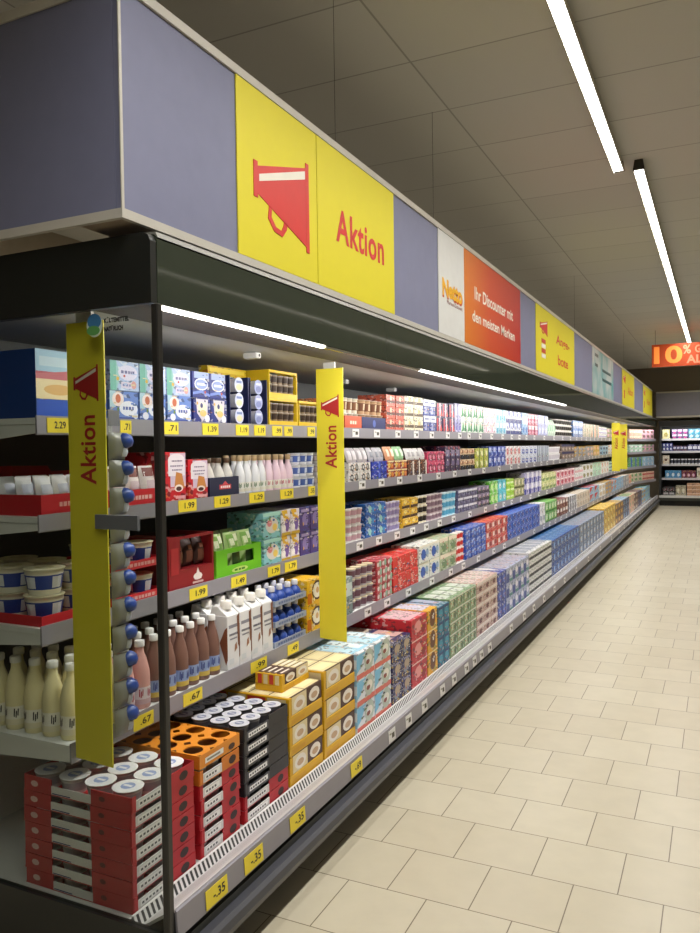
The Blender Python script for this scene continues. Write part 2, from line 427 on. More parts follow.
for k in range(4):
    y0 = YE+.1+k*4.7; y1 = y0+4.6
    area('case_lamp', (-1.448, (y0+y1)/2, 1.968), .03, y1-y0, 4.3*(y1-y0), (-.62, 0, -.78), (1.0, .97, .93))

# ------------------------------------------------------------------ fascia above the case
HX, HY0, HY1, HZ0, HZ1 = -1.457, 1.642, 20.12, 2.238, 2.835
PURP = M('#80839f', .6); TRIM = M('#c9c5ba', .4)
hd = empty('fascia', (HX-.5, (HY0+HY1)/2, 2.21), 'grey purple fascia hung above the long refrigerated case', 'fascia')
hx, hy, hz = -hd.location.x, -hd.location.y, -2.21
def hpart(name, mb, label=None):
    o = link(name, mb.mesh(name), hd, (hx, hy, hz))
    if label: o['label'] = label
mb = MB(); mb.box(HX-.02, HX, HY0+.001, HY1, HZ0, HZ1, PURP); hpart('front_board', mb)
mb = MB(); mb.box(-2.75, HX-.0205, HY0, HY0+.02, HZ0, HZ1, PURP); hpart('end_board', mb)
mb = MB(); mb.box(HX-.010, HX+.006, HY0-.006, HY1, HZ0-.027, HZ0-.001, TRIM); hpart('bottom_trim', mb, 'silver trim')
mb = MB(); mb.box(-2.75, HX-.0105, HY0-.006, HY0+.010, HZ0-.027, HZ0-.001, TRIM); hpart('bottom_trim', mb, 'silver trim')
mb = MB(); mb.box(HX-.024, HX+.008, HY0-.006, HY1, HZ1+.001, HZ1+.030, TRIM); hpart('top_trim', mb, 'silver trim')
mb = MB(); mb.box(-2.75, HX-.0105, HY0-.006, HY0+.024, HZ1+.001, HZ1+.030, TRIM); hpart('top_trim', mb, 'silver trim')
mb = MB(); mb.box(HX+.0003, HX+.004, HY0-.004, HY0+.006, HZ0, HZ1, TRIM); hpart('corner_trim', mb, 'silver trim')
mb = MB(); mb.box(HX-.16, HX-.0105, HY0+.0105, HY1, HZ0-.027, HZ0-.021, M('#a08f7c', .6)); hpart('soffit', mb, 'beige underside')
for y in (2.97, 4.22, 9.0, 14.0, 19.0):
    mb = MB(); mb.lathe([(.0012, HZ1+.03), (.0012, CEIL-.001)], M('#4a4640', .5), 6, (HX-.008, y, 0)); hpart('suspension_wire', mb)

RED = M('#d8352f', .45); YEL = M('#e6d928', .55, var=.02); TWHITE = M('#f4efe2', .5)
def sign(y0, y1, label, mat=YEL, name='fascia_sign'):
    t = empty(name, (HX+.001, (y0+y1)/2, HZ0), label, 'sign')
    mb = MB(); mb.box(0, .004, y0-(y0+y1)/2+.002, (y1-y0)/2-.002, .001, HZ1-HZ0-.001, mat); part('panel', mb, t)
    return t
def megaphone(t, frame, pts, th=.0015, red=RED):
    # pts maps icon (u,v) in 0..1 to the face
    mb = MB()
    P = lambda *a: [pts(u, v) for u, v in a]
    mb.slab(P((.04, .36), (1, 0), (1, 1), (.04, .66)), frame, 0, th, red)
    mb.slab(P((-.02, .31), (.05, .31), (.05, .71), (-.02, .71)), frame, 0, th*1.2, red)
    mb.slab(P((.955, -.05), (1.02, -.05), (1.02, 1.05), (.955, 1.05)), frame, 0, th*1.2, red)
    o = part('megaphone_picture', mb, t)
    mb = MB()
    mb.slab(P((.07, .50), (.94, .84), (.94, .94), (.07, .58)), frame, th*1.25, th*1.6, TWHITE); s = part('stripe', mb, o); s['label'] = 'white stripe'
    mb = MB()
    path = [(.24, .28), (.22, .14), (.33, .02), (.48, .0), (.56, .10), (.58, .17)]
    inner = [(.29, .265), (.28, .17), (.36, .08), (.46, .065), (.50, .13), (.515, .19)]
    for i in range(5):
        mb.slab(P(path[i], path[i+1], inner[i+1], inner[i])[::-1], frame, 0, th, red)
    part('handle', mb, o)

s = sign(2.197, 2.768, 'large yellow fascia sign with a red megaphone picture')
s0 = s.location.y
megaphone(s, FX(.0045), lambda u, v: (2.305-s0+u*.385, 2.360-HZ0+v*.315))
s = sign(2.770, 3.586, 'large yellow fascia sign reading Aktion in red letters')
put_text('lettering', 'Aktion', s, (.005, 3.195-s.location.y, 2.522-HZ0), AX, RED, width=.515, height=.142, bold=.022, spacing=1.08)
s = sign(4.256, 4.758, 'narrow white fascia sign with a yellow logo word', M('#dedfdd', .45))
put_text('logo_lettering', 'Netto', s, (.0052, 4.515-s.location.y, 2.515-HZ0), AX, M('#f2b51d', .45), width=.385, height=.105, bold=.045)
put_text('logo_shadow', 'Netto', s, (.0047, 4.522-s.location.y, 2.507-HZ0), AX, M('#c8502a', .45), width=.395, height=.112, bold=.05)
put_text('small_lettering', 'Marken-Discount', s, (.005, 4.56-s.location.y, 2.437-HZ0), AX, M('#8a3a3a', .5), width=.30, height=.024)
s = sign(4.760, 6.295, 'wide orange red fascia sign with two lines of white slogan', mat_gradient())
put_text('lettering', 'Ihr Discounter mit', s, (.005, 5.51-s.location.y, 2.590-HZ0), AX, TWHITE, width=1.05, height=.085, bold=.018)
put_text('lettering', 'den meisten Marken', s, (.005, 5.51-s.location.y, 2.435-HZ0), AX, TWHITE, width=1.16, height=.075, bold=.018)
s = sign(6.884, 8.895, 'square looking yellow fascia sign with two red words beyond the orange sign')
s0 = s.location.y
megaphone(s, FX(.0045), lambda u, v: (7.06-s0+u*.32, 2.60-HZ0+v*.13))
for k, (zz, cc) in enumerate(((2.53, '#c53a2c'), (2.485, '#f0efe8'), (2.44, '#c53a2c'), (2.395, '#f0efe8'))):
    mb = MB(); mb.slab(rect(7.12-s0, 7.30-s0, zz-HZ0-.016, zz-HZ0+.022), FX(.0045), 0, .001, cc); part('picture_band', mb, s)
put_text('lettering', 'Ange-', s, (.005, 8.20-s0, 2.615-HZ0), AX, RED, width=.75, height=.12, bold=.015)
put_text('lettering', 'bote', s, (.005, 8.20-s0, 2.43-HZ0), AX, RED, width=.58, height=.10, bold=.015)
s = sign(10.256, 12.43, 'pale turquoise fascia sign with dark lines of writing', mat_cool_print())
s0 = s.location.y
for k, (a, b, zz) in enumerate(((11.2, 12.1, 2.60), (11.2, 12.2, 2.47), (10.5, 10.75, 2.62), (10.5, 10.8, 2.75))):
    mb = MB(); mb.slab(rect(a-s0, b-s0, zz-HZ0-.02, zz-HZ0+.02), FX(.0045), 0, .001, '#3d6468'); part('writing_line', mb, s)
for y0, y1, lab in ((13.65, 15.68, 'yellow fascia sign beyond the turquoise one, second from the far end'), (17.62, 20.09, 'yellow fascia sign at the far end of the fascia')):
    s = sign(y0, y1, lab); s0 = s.location.y
    megaphone(s, FX(.0045), lambda u, v: (y0+.18-s0+u*.30, 2.62-HZ0+v*.14))
    mb = MB(); mb.slab(rect(y0+.25-s0, y0+.40-s0, .12, .26), FX(.0045), 0, .001, '#c53a2c'); part('picture_band', mb, s)
    put_text('lettering', 'Aktion', s, (.005, y0+1.3-s0, 2.52-HZ0), AX, RED, width=.9, height=.13, bold=.01)

# hanging banners across the shelf fronts
BYEL = M('#e8da38', .5, var=.02)
AB = Matrix(((0,-1,0,0),(0,0,-1,0),(1,0,0,0),(0,0,0,1)))     # reads upwards, facing -Y
def banner(y, label, arm=False, x0=-1.7625, x1=-1.618, z0=.652, z1=1.962, col=BYEL):
    t = empty('hanging_banner', ((x0+x1)/2, y, z0), label, 'banner', 'yellow banners hung across the shelves')
    w = (x1-x0)/2; h = z1-z0
    # the lower corner is cut slightly on the slant as the card curls
    mb = MB(); mb.slab([(-w, 0), (w, -.008), (w, h), (-w, h)], FYm(.002), 0, .004, col); part('panel', mb, t)
    mb = MB(); mb.box(-.03, .03, -.006, .006, h, h+.029, M('#cfd0cf', .4)); part('clip', mb, t)
    if arm:
        mb = MB(); mb.box(.036, .195, -.0145, -.0035, 1.352-z0, 1.394-z0, M('#7d7c84', .4)); part('holder_arm', mb, t)['label'] = 'grey holder plate'
    megaphone(t, FYm(-.0022), lambda u, v: (-.045+u*.092, 1.732-z0+v*.098), .001, M('#b72b2c', .45) )
    put_text('lettering', 'Aktion', t, (.004, -.0028, 1.584-z0), AB, M('#b72b2c', .45), width=.205, height=.062, bold=.02, spacing=1.06)
banner(1.735, 'yellow hanging banner behind the end glass beside the clip strip', True)
banner(3.325, 'yellow hanging banner in the open case, second from the glass end')
banner(14.8, 'small far yellow hanging banner, left of the far pair', z0=1.085)
banner(16.0, 'small far yellow hanging banner, right of the far pair', z0=1.085)

# sticker on the glass
st = empty('glass_sticker', (-1.615, YE-.0048, 1.940), 'blue green round sticker with small black writing on the end glass', 'sticker')
mb = MB(); mb.slab(ell(0, 0, .029, .033, 20), FYm(0), 0, .0006, M('#cfdccb', .4))
mb.slab(ell(0, .012, .026, .022, 14), FYm(0), .0007, .001, M('#3f79a8', .4)); mb.slab(ell(-.004, -.014, .025, .014, 14), FYm(0), .0011, .0014, M('#5c9a55', .4))
part('badge', mb, st)
for k, (tx, w) in enumerate((('KÄLTEMITTEL', .092), ('NATÜRLICH', .07))):
    put_text('lettering', tx, st, (.036+w/2, -.0010, .012-k*.024), AYm, M('#141414', .5), width=w, height=.016, bold=.05)

# hanging sale sign
ps = empty('promotion_sign', (-.46, 14.0, 2.86), 'glowing orange hanging sign reading ten percent near the aisle end', 'sign')
mb = MB(); mb.box(-.555, .62, 0, .05, 0, .375, M('#a83c10', .6, 0, .30)); part('board', mb, ps)
LET = M('#ee8438', .6, 0, .7); LET2 = M('#e87a5c', .6, 0, .6)
put_text('lettering', '10', ps, (-.30, -.003, .195), AYm, LET, width=.44, height=.29, bold=.03)
put_text('lettering', '%', ps, (-.01, -.003, .27), AYm, LET2, width=.12, height=.15, bold=.03)
put_text('lettering', 'GRATIS', ps, (.34, -.003, .27), AYm, LET2, width=.46, height=.13, bold=.03)
put_text('lettering', 'ALLES', ps, (.24, -.003, .105), AYm, LET2, width=.52, height=.14, bold=.03)
for x in (-.5, .55):
    mb = MB(); mb.lathe([(.004, .3755), (.004, CEIL-2.861)], M('#77726a', .4, .5), 6, (x, .025, 0)); part('suspension_wire', mb, ps)

# ------------------------------------------------------------------ far refrigerated case across the aisle end
FY = 20.92
fc = empty('refrigerated_shelf_case', (.6, FY+.6, 0), 'far refrigerated shelf case facing down the aisle at the back', 'refrigerated case')
def fpart(name, mb, label=None, par=None):
    o = link(name, mb.mesh(name), par or fc); o.location = (-.6, -FY-.6, 0) if par is None else (0, 0, 0)
    if label: o['label'] = label
    return o
X0, X1 = -1.36, 2.6
mb = MB(); mb.box(X0, X1, FY+.1, FY+1.4, 0, .13, M('#1c1c1b', .6)); fpart('kick_plate', mb)
mb = MB(); mb.box(X0, X1, FY, FY+1.4, .131, .205, DARK); fpart('lower_panel', mb)
mb = MB(); mb.box(X0, X1, FY+.002, FY+1.4, .206, .262, M('#d4d4d2', .4)); fpart('deck_panel', mb)
mb = MB(); mb.box(X0, X1, FY+1.3, FY+1.4, .263, 2.0, M('#3c3d3d', .5)); fpart('back_panel', mb)
mb = MB(); mb.box(X0, X1, FY+.06, FY+1.4, 2.001, 2.14, M('#2a2a2a', .5)); fpart('canopy', mb)
mb = MB(); mb.box(X0, X0+.04, FY+.02, FY+1.29, .263, 2.0, M('#2a2a2a', .5)); fpart('end_panel', mb)
FSY = 21.30
for z1 in (1.69, 1.375, 1.045, .690):
    mb = MB(); mb.box(X0+.042, X1, FSY+.006, FY+1.29, z1-.02, z1-.003, WHITE); sh = fpart('shelf', mb)
    mb = MB(); mb.box(X0+.042, X1, FSY, FSY+.0055, z1-.05, z1+.002, M('#c9c9cd', .35)); fpart('price_rail', mb, 'pale price rail', sh)
area('case_lamp', (.6, FY+.12, 1.985), 3.8, .03, 20, (0, .7, -.7), (1, .97, .93))
hd2 = empty('fascia', (.6, FY, 2.21), 'plain grey fascia above the far refrigerated case', 'fascia')
mb = MB(); mb.box(-2.02, 2.0, 0, .02, .045, .62, M('#8a8a99', .55)); part('front_board', mb, hd2)
mb = MB(); mb.box(-2.02, 2.0, -.008, .022, 0, .044, TRIM); part('bottom_trim', mb, hd2)
mb = MB(); mb.box(-2.02, 2.0, -.008, .022, .621, .65, TRIM); part('top_trim', mb, hd2)
mb = MB(); mb.box(-2.02, 2.0, .021, .079, .651, .659, TRIM); part('mounting_strip', mb, hd2)

# ================================================================== goods
ORD = ['first', 'second', 'third', 'fourth', 'fifth', 'sixth', 'seventh', 'eighth', 'ninth', 'tenth', 'eleventh', 'twelfth']
def pos_words(i, n):
    if n == 1: return ''
    if i == 0: return 'leftmost'
    if i == n-1: return 'rightmost'
    if n == 3: return 'middle one'
    return ORD[i] + ' from left'
def lev_words(k, n):
    if n == 1: return ''
    if k == 0: return 'bottom layer'
    if k == n-1: return 'top layer'
    if n == 3: return 'middle layer'
    return ORD[k] + ' layer up'
def row_words(r, n):
    if r == 0: return 'front row' if n > 1 else ''
    return ['', 'second row', 'third row', 'fourth row', 'fifth row'][r]
SHELFN = {1: 'top shelf', 2: 'second shelf', 3: 'third shelf', 4: 'fourth shelf', 5: 'bottom deck'}
SURF = {1: (-1.885, 1.6855), 2: (-1.885, 1.3805), 3: (-1.885, 1.0375), 4: (-1.775, .6915), 5: (-1.545, .2225)}
ZBASE = {1: 1.6855, 2: 1.3805, 3: 1.0375, 4: .6915, 5: .2325}
RUNS = {1: [], 2: [], 3: [], 4: [], 5: []}
SEEN = set()

# ---- templates; a good faces +X, base at z = 0, front at x = 0
def deco(mb, items, w, h, frame, off=.0005):
    # printed shapes in fractions of the face
    for k, it in enumerate(items):
        o = off + .00025*k
        t = it[0]
        U = lambda u: (u-.5)*w
        V = lambda v: v*h
        if t == 'r': mb.poly(rect(U(it[1]), U(it[2]), V(it[3]), V(it[4])), frame, o, it[5])
        elif t == 'e': mb.poly(ell(U(it[1]), V(it[2]), it[3]*w, it[4]*h), frame, o, it[5])
        elif t == 'c': mb.poly(ell(U(it[1]), V(it[2]), it[3]*min(w, h), it[3]*min(w, h)), frame, o, it[4])
        elif t == 'p': mb.poly([(U(a), V(b)) for a, b in it[1]], frame, o, it[2])
        elif t == 'a':   # arch: rectangle with a round top
            u0, u1, v0, v1, col = it[1:]
            r = (u1-u0)/2; pts = [(U(u0), V(v0)), (U(u1), V(v0))]
            for j in range(9):
                a = PI*j/8; pts.append((U((u0+u1)/2+r*math.cos(a)), V(v1-.12+.12*math.sin(a))))
            mb.poly(pts, frame, o, col)
        elif t == 'l':   # a line of tiny print
            u0, u1, v, hh, col = it[1:]; n = max(2, int((u1-u0)*10)); u = u0
            rr = random.Random(int(u0*100)+int(v*977))
            while u < u1:
                d = (u1-u0)/n*rr.uniform(.5, 1.1)
                mb.poly(rect(U(u), U(min(u1, u+d*.75)), V(v-hh/2), V(v+hh/2)), frame, o, col); u += d
def carton(w, h, d, base, front=(), side=None, top=None, c=.0015):
    mb = MB(); mb.box(-d, 0, -w/2, w/2, 0, h, P(base), min(c, h*.08))
    deco(mb, front, w, h, FX(0))
    pr = random.Random(base+str(round(h*1000)))
    if len(front) < 9:
        small = []
        for q in range(5):
            u, v = pr.uniform(.06, .8), pr.uniform(.08, .88); c_ = pr.choice(('#e8e6e2', '#2e2c34', '#d8c8a0', '#8d8c96', base))
            small.append(('r', u, min(.96, u+pr.uniform(.05, .2)), v, min(.96, v+pr.uniform(.02, .07)), c_))
        for q in range(2): small.append(('e', pr.uniform(.15, .85), pr.uniform(.2, .8), pr.uniform(.03, .07), pr.uniform(.03, .08), pr.choice(('#f0ece4', '#b8483c', '#e0b040', '#4a6a9c', '#6c8a4c'))))
        deco(mb, small, w, h, FX(0), .0005+.00025*len(front))
    if side is not None: deco(mb, side, d, h, lambda u, v, o: (u-d/2, -w/2-o, v))
    if top is not None: deco(mb, [tuple(P(q) if isinstance(q, str) and q.startswith('#') else q for q in t) for t in top], w, d, lambda u, v, o: (-v, u, h+o))
    return (mb.mesh('carton'), [])
def cup(r, h, col, lid, band=None, bandcol2=None, lid_print=None, n=14, two=True):
    mb = MB(); rb = r*.78
    z1, z2 = h*.22, h*.78
    R = lambda z: rb + (r-rb)*z/h
    if band:
        mb.lathe([(rb, 0), (R(z1), z1)], col, n, cap1=False)
        mb.lathe([(R(z1), z1), (R(z2), z2)], band, n, cap0=False, cap1=False)
        mb.lathe([(R(z2), z2), (r*.96, h-.004), (r, h-.004), (r, h-.001)], col, n, cap0=False)
        if bandcol2:
            for a in range(0, 360, 90):
                q = MB(); a = math.radians(a)
                vs = []
                for s_, zz in ((-.32, z1+.1*(z2-z1)), (.32, z1+.1*(z2-z1)), (.32, z2-.1*(z2-z1)), (-.32, z2-.1*(z2-z1))):
                    rr = R(zz)*1.012; vs.append((rr*math.cos(a+s_), rr*math.sin(a+s_), zz))
                mid = [((vs[0][0]+vs[1][0])/2, (vs[0][1]+vs[1][1])/2)]
                f0 = R(vs[0][2])*1.03; f1 = R(vs[2][2])*1.03
                m0 = (f0*math.cos(a), f0*math.sin(a), vs[0][2]); m1 = (f1*math.cos(a), f1*math.sin(a), vs[2][2])
                mb.add([vs[0], m0, m1, vs[3], vs[1], vs[2]], [(0, 1, 2, 3), (1, 4, 5, 2)], bandcol2)
    else:
        mb.lathe([(rb, 0), (r*.96, h-.004), (r, h-.004), (r, h-.001)], col, n)
    body = mb.mesh('cup')
    lm = MB(); lm.lathe([(r*1.04, h-.0005), (r*1.04, h+.001)], lid, n, smooth=False)
    if lid_print:
        lm.poly(ell(0, 0, r*.5, r*.5, 10), FZ(h), .0016, lid_print)
        lm.poly(rect(-r*.35, r*.35, -r*.12, r*.12), FZ(h), .0020, lid)
    return (None, [('cup_body', body, (0, 0, 0), '', []), ('lid', lm.mesh('lid'), (0, 0, 0), '', [])]) if two else (body, [])
def cup_one(r, h, col, lid, band=None, n=10):
    mb = MB(); rb = r*.80; R = lambda z: rb+(r-rb)*z/h
    mb.lathe([(rb, 0), (R(h*.2), h*.2)], col, n, cap1=False)
    mb.lathe([(R(h*.2), h*.2), (R(h*.8), h*.8)], band or col, n, cap0=False, cap1=False)
    mb.lathe([(R(h*.8), h*.8), (r, h*.93)], col, n, cap0=False, cap1=False)
    mb.lathe([(r*1.03, h*.93), (r*1.03, h-.0005)], lid, n)
    return (mb.mesh('cup'), [])
def bottle(r, h, liquid, cap, label, l2=None, l3=None, cap_h=.022):
    hs = h-cap_h
    mb = MB(); mb.lathe([(r*.90, 0), (r, .006), (r, hs*.52), (r*.95, hs*.62), (r*.70, hs*.80), (r*.46, hs*.90), (r*.42, hs*.955), (r*.42, hs)], liquid, 16)
    body = mb.mesh('bottle')
    cb = MB(); cb.lathe([(r*.50, hs+.0005), (r*.52, hs+.003), (r*.52, h-.003), (r*.46, h)], cap, 14)
    lb = MB(); a, b = hs*.08, hs*.36
    lb.lathe([(r*1.012, a), (r*1.012, a+(b-a)*.30)], l2 or label, 16, cap0=False, cap1=False)
    lb.lathe([(r*1.012, a+(b-a)*.30), (r*1.012, b)], label, 16, cap0=False, cap1=False)
    if l3:
        for aa in (-2.1, -1.0, -.1, 2.3):
            for s_, zz0, zz1 in ((0, .45, .9), (.16, .40, .78), (.32, .5, .88)):
                vs = []
                for ds, v in ((0, zz0), (.10, zz0), (.14, zz1), (.04, zz1)):
                    vs.append((r*1.03*math.cos(aa+s_+ds), r*1.03*math.sin(aa+s_+ds), a+(b-a)*v))
                lb.add(vs, [(0, 1, 2, 3)], l3)
    kids = [('bottle_body', body, (0, 0, 0), '', []), ('cap', cb.mesh('cap'), (0, 0, 0), '', []), ('label_sleeve', lb.mesh('label_sleeve'), (0, 0, 0), '', [])]
    return (None, kids)
def pouch(w, h, t, col, front=(), lean=0.12):
    mb = MB(); nu, nv = 6, 6
    def P(u, v, s):
        th = t*.5*(max(0, math.sin(PI*min(max(v, 0), 1)))**.5)*(max(0, 1-(2*u-1)**4))
        wv = w*(1-.06*math.sin(PI*v))
        return (-t*.5-h*lean*v+s*th, (u-.5)*wv, h*v)
    for s in (1, -1):
        vs = [P(i/nu, j/nv, s) for j in range(nv+1) for i in range(nu+1)]
        fs = []
        for j in range(nv):
            for i in range(nu):
                q = (j*(nu+1)+i, j*(nu+1)+i+1, (j+1)*(nu+1)+i+1, (j+1)*(nu+1)+i)
                fs.append(q if s > 0 else q[::-1])
        mb.add(vs, fs, col, True)
    for it in front:      # printed patches that follow the bag
        u0, u1, v0, v1, pc = it
        vs = [tuple(a+b for a, b in zip(P(u0+(u1-u0)*i/3, v0+(v1-v0)*j/3, 1), (.0015, 0, 0))) for j in range(4) for i in range(4)]
        mb.add(vs, [(j*4+i, j*4+i+1, (j+1)*4+i+1, (j+1)*4+i) for j in range(3) for i in range(3)], pc, True)
    return (mb.mesh('pouch'), [])
def tray(w, d, hb, hf, col, front=(), th=.003, inner=None):
    # open shelf-ready tray: high back, low front, sloping sides
    mb = MB(); ic = inner or col
    mb.box(-d, 0, -w/2, w/2, 0, th, ic)
    mb.box(-th, 0, -w/2, w/2, th, hf, col); mb.box(-d, -d+th, -w/2, w/2, th, hb, col)
    for s in (-1, 1):
        y0, y1 = sorted((s*w/2, s*(w/2-th)))
        pts = [(-d+th, th), (-th, th), (-th, hf), (-d*.45, hf), (-d*.62, hb), (-d+th, hb)]
        mb.slab(pts, lambda u, v, o: (u, y1-o, v), 0, th, col)
    deco(mb, front, w, hf, FX(0))
    return (mb.mesh('tray'), [])
def milk_carton(w, h, d, col, cap, front=()):
    mb = MB(); hb = h*.80
    mb.box(-d, 0, -w/2, w/2, 0, hb, col, .003)
    hr = h*.93
    mb.add([(-.002, -w/2+.002, hb), (-.002, w/2-.002, hb), (-d+.002, w/2-.002, hb), (-d+.002, -w/2+.002, hb), (-d*.62, -w/2+.004, hr), (-d*.62, w/2-.004, hr), (-d*.9, w/2-.004, hr), (-d*.9, -w/2+.004, hr)],
           [(0, 1, 5, 4), (1, 2, 6, 5), (2, 3, 7, 6), (3, 0, 4, 7), (4, 5, 6, 7)], col)
    deco(mb, front, w, hb, FX(0))
    deco(mb, [('p', [(.55, .5), (.9, .1), (1, .2), (1, .8), (.85, .75)], '#8a5238')], d, hb, lambda u, v, o: (u-d/2, -w/2-o, v))
    cb = MB(); cx = -d*.40; zc = hb+(hr-hb)*.62
    cb.lathe([(w*.27, zc), (w*.27, h-.003), (w*.23, h)], cap, 12, (cx, 0, 0), cap0=True)
    return (None, [('carton_body', mb.mesh('carton_body'), (0, 0, 0), '', []), ('cap', cb.mesh('cap'), (0, 0, 0), '', [])])

def run(sh, y0, y1, n, make, desc, cat, group=None, stack=1, rows=1, h=.1, d=.2, z=0.0, gap=.006, jit=.003, x=None, name=None, off=0.0, note=True, rowgap=.004, where=None):
    """a run of one product along a shelf, each package an object of its own"""
    w = (y1-y0)/n
    tpl = make(w-gap)
    X, Z = SURF[sh]
    if x is not None: X = x
    sname = where or SHELFN[sh]
    key = (desc, sname); assert key not in SEEN, key
    SEEN.add(key)
    if note: RUNS[sh].append((y0, y1, desc))
    for r in range(rows):
        for i in range(n):
            for k in range(stack):
                bits = [b for b in (pos_words(i, n), row_words(r, rows), lev_words(k, stack)) if b]
                lab = desc + (', ' + ', '.join(bits) if bits else '') + ', ' + sname
                if len(lab.split()) > 16: print('LONG', lab)
                place(tpl, name or (cat.replace(' ', '_') if cat != 'carton' else 'flat_carton' if h < .085 else 'tall_carton' if h > .15 else 'carton'), (X-off-r*(d+rowgap)-random.random()*jit*2.2, y0+(i+.5)*w+(random.random()-.5)*min(jit, gap*.45)*.9, Z+z+k*(h+.0013)),
                      lab, cat, (group or desc + ' on the ' + sname) if n*rows*stack > 1 else None)

BROWN = '#4a2a1c'
W = '#e9e8e6'
# ------------------------------------------------------------------ top shelf
def lasagne(w):
    return carton(w, .213, .46, '#17489b', [('r', 0, 1, .62, 1, '#9cc3df'), ('r', .05, .8, .76, .9, '#b9d3e4'), ('r', 0, 1, .55, .68, '#b4455a'), ('p', [(0, .64), (.5, .72), (1, .60), (1, .55), (0, .5)], '#c4616d'),
        ('r', 0, 1, .28, .57, '#efdcae'), ('e', .3, .42, .2, .08, '#e2b46e'), ('e', .62, .46, .16, .07, '#f0d568'), ('e', .8, .38, .12, .06, '#d98c5c'), ('r', 0, 1, 0, .27, '#1450c0'), ('c', .62, .13, .10, '#dfe9f6')], side=[('r', 0, 1, 0, 1, '#123d86')])
run(1, 1.725, 2.03, 1, lasagne, 'large blue meal carton with a food picture', 'carton', h=.213, d=.46)
def cream_up(w): return carton(w, .104, .2, '#a9bce4', [('r', 0, .20, 0, 1, '#6fb3a6'), ('p', [(.2, 0), (.34, .5), (.2, 1)], '#8fc3c0'), ('e', .6, .62, .34, .26, '#d6d2ec'), ('l', .36, .84, .64, .10, '#6f6f9c'), ('r', .36, .85, .1, .3, '#d5c8de'), ('e', .8, .22, .09, .14, '#d79a96'), ('l', .40, .7, .2, .08, '#7f86b4')])
def cream_lo(w): return carton(w, .104, .2, '#6484cc', [('r', 0, .2, .45, 1, '#a8cbe0'), ('e', .28, .72, .2, .24, '#efdfda'), ('e', .28, .74, .09, .15, '#c96d4a'), ('e', .64, .42, .32, .26, '#e9ecf8'), ('l', .44, .84, .43, .11, '#5365a8'), ('r', 0, 1, 0, .12, '#2b46a0'), ('e', .2, .2, .11, .13, '#e6e6f4'), ('e', .88, .18, .08, .11, '#c8d3f0')])
run(1, 2.045, 2.50, 3, cream_lo, 'blue carton with white oval and orange dot', 'carton', h=.104)
run(1, 2.045, 2.50, 3, cream_up, 'pale lilac carton with white oval and green edge', 'carton', h=.104, z=.1048, note=False)
def navy_lo(w): return carton(w, .104, .2, '#1c2a80', [('p', [(.15, .95), (.85, .95), (.8, .3), (.5, .1), (.2, .4)], '#d9d2dc'), ('e', .5, .62, .26, .2, '#efe6cf'), ('e', .55, .4, .2, .13, '#e0c77a'), ('e', .46, .7, .08, .1, '#4a4d86'), ('c', .78, .2, .16, '#e8e8f2')])
def navy_up(w): return carton(w, .104, .2, '#1e2e84', [('r', .1, .95, .75, 1, '#9fb2dc'), ('e', .5, .52, .4, .24, '#dfe6f6'), ('e', .5, .52, .35, .19, '#8fa3d8'), ('l', .25, .75, .52, .10, '#eef1fa'), ('p', [(0, .2), (.5, .3), (1, .15), (1, .05), (.5, .18), (0, .1)], '#6f8bd6')])
run(1, 2.51, 2.75, 2, navy_lo, 'navy carton with cheese picture and white dot', 'carton', h=.104)
run(1, 2.51, 2.75, 2, navy_up, 'navy carton with pale blue oval', 'carton', h=.104, z=.1048, note=False)
# navy racks of round tubs, and yellow display trays beside them
def rack(w):
    mb = MB(); h = .212; d = .10
    mb.box(-d, 0, -w/2, -w/2+.006, .004, h, '#1c2452'); mb.box(-d, 0, w/2-.006, w/2, .004, h, '#1c2452')
    mb.box(-d, 0, -w/2, w/2, 0, .004, '#1c2452'); mb.box(-d, -d+.004, -w/2+.006, w/2-.006, .004, h, '#161c44')
    return (mb.mesh('display_rack'), [])
def tub_disc(col, c2, c3):
    mb = MB(); mb.lathe([(.026, -.075), (.031, -.004), (.032, 0)], '#dfe0ea', 18, axis='x')
    lm = MB(); lm.lathe([(.0335, .0003), (.0335, .0025)], col, 18, axis='x', smooth=False)
    lm.poly(ell(0, -.010, .023, .014, 12), FX(.0026), .0003, c2); lm.poly(rect(-.02, .02, .008, .018), FX(.0026), .0003, c3)
    return (None, [('tub_body', mb.mesh('tub_body'), (0, 0, 0), '', []), ('lid', lm.mesh('lid'), (0, 0, 0), '', [])])
for q, (a, b, nm, cols) in enumerate(((2.765, 2.915, 'left', ('#c7cfe8', '#e7d9a8', '#6f80b8')), (2.925, 3.07, 'right', ('#9fa9d2', '#7c86bc', '#d8dcee')))):
    rt_ = rack(b-a); place(rt_, 'display_rack', (-1.885, (a+b)/2, 1.6855), 'navy display rack of round tubs, the %s one of two on the top shelf' % nm, 'display rack', 'navy tub racks on the top shelf')
    tt = tub_disc(*cols)
    for k in range(3):
        place(tt, 'round_tub', (-1.889, (a+b)/2, 1.6855+.0385+k*.068), 'round pale tub, %s, in the %s navy rack on the top shelf' % (('lowest', 'middle', 'highest')[k], nm), 'tub', 'round tubs in the navy racks')
    RUNS[1].append((a, b, '%s navy tub rack' % nm))
run(1, 2.765, 3.07, 1, lambda w: carton(w, .262, .05, '#d6b51c', [('r', .05, .95, .90, .97, '#e9cf4a')]), 'tall yellow display carton behind the navy tub racks', 'carton', h=.262, d=.05, x=-1.992, note=False)
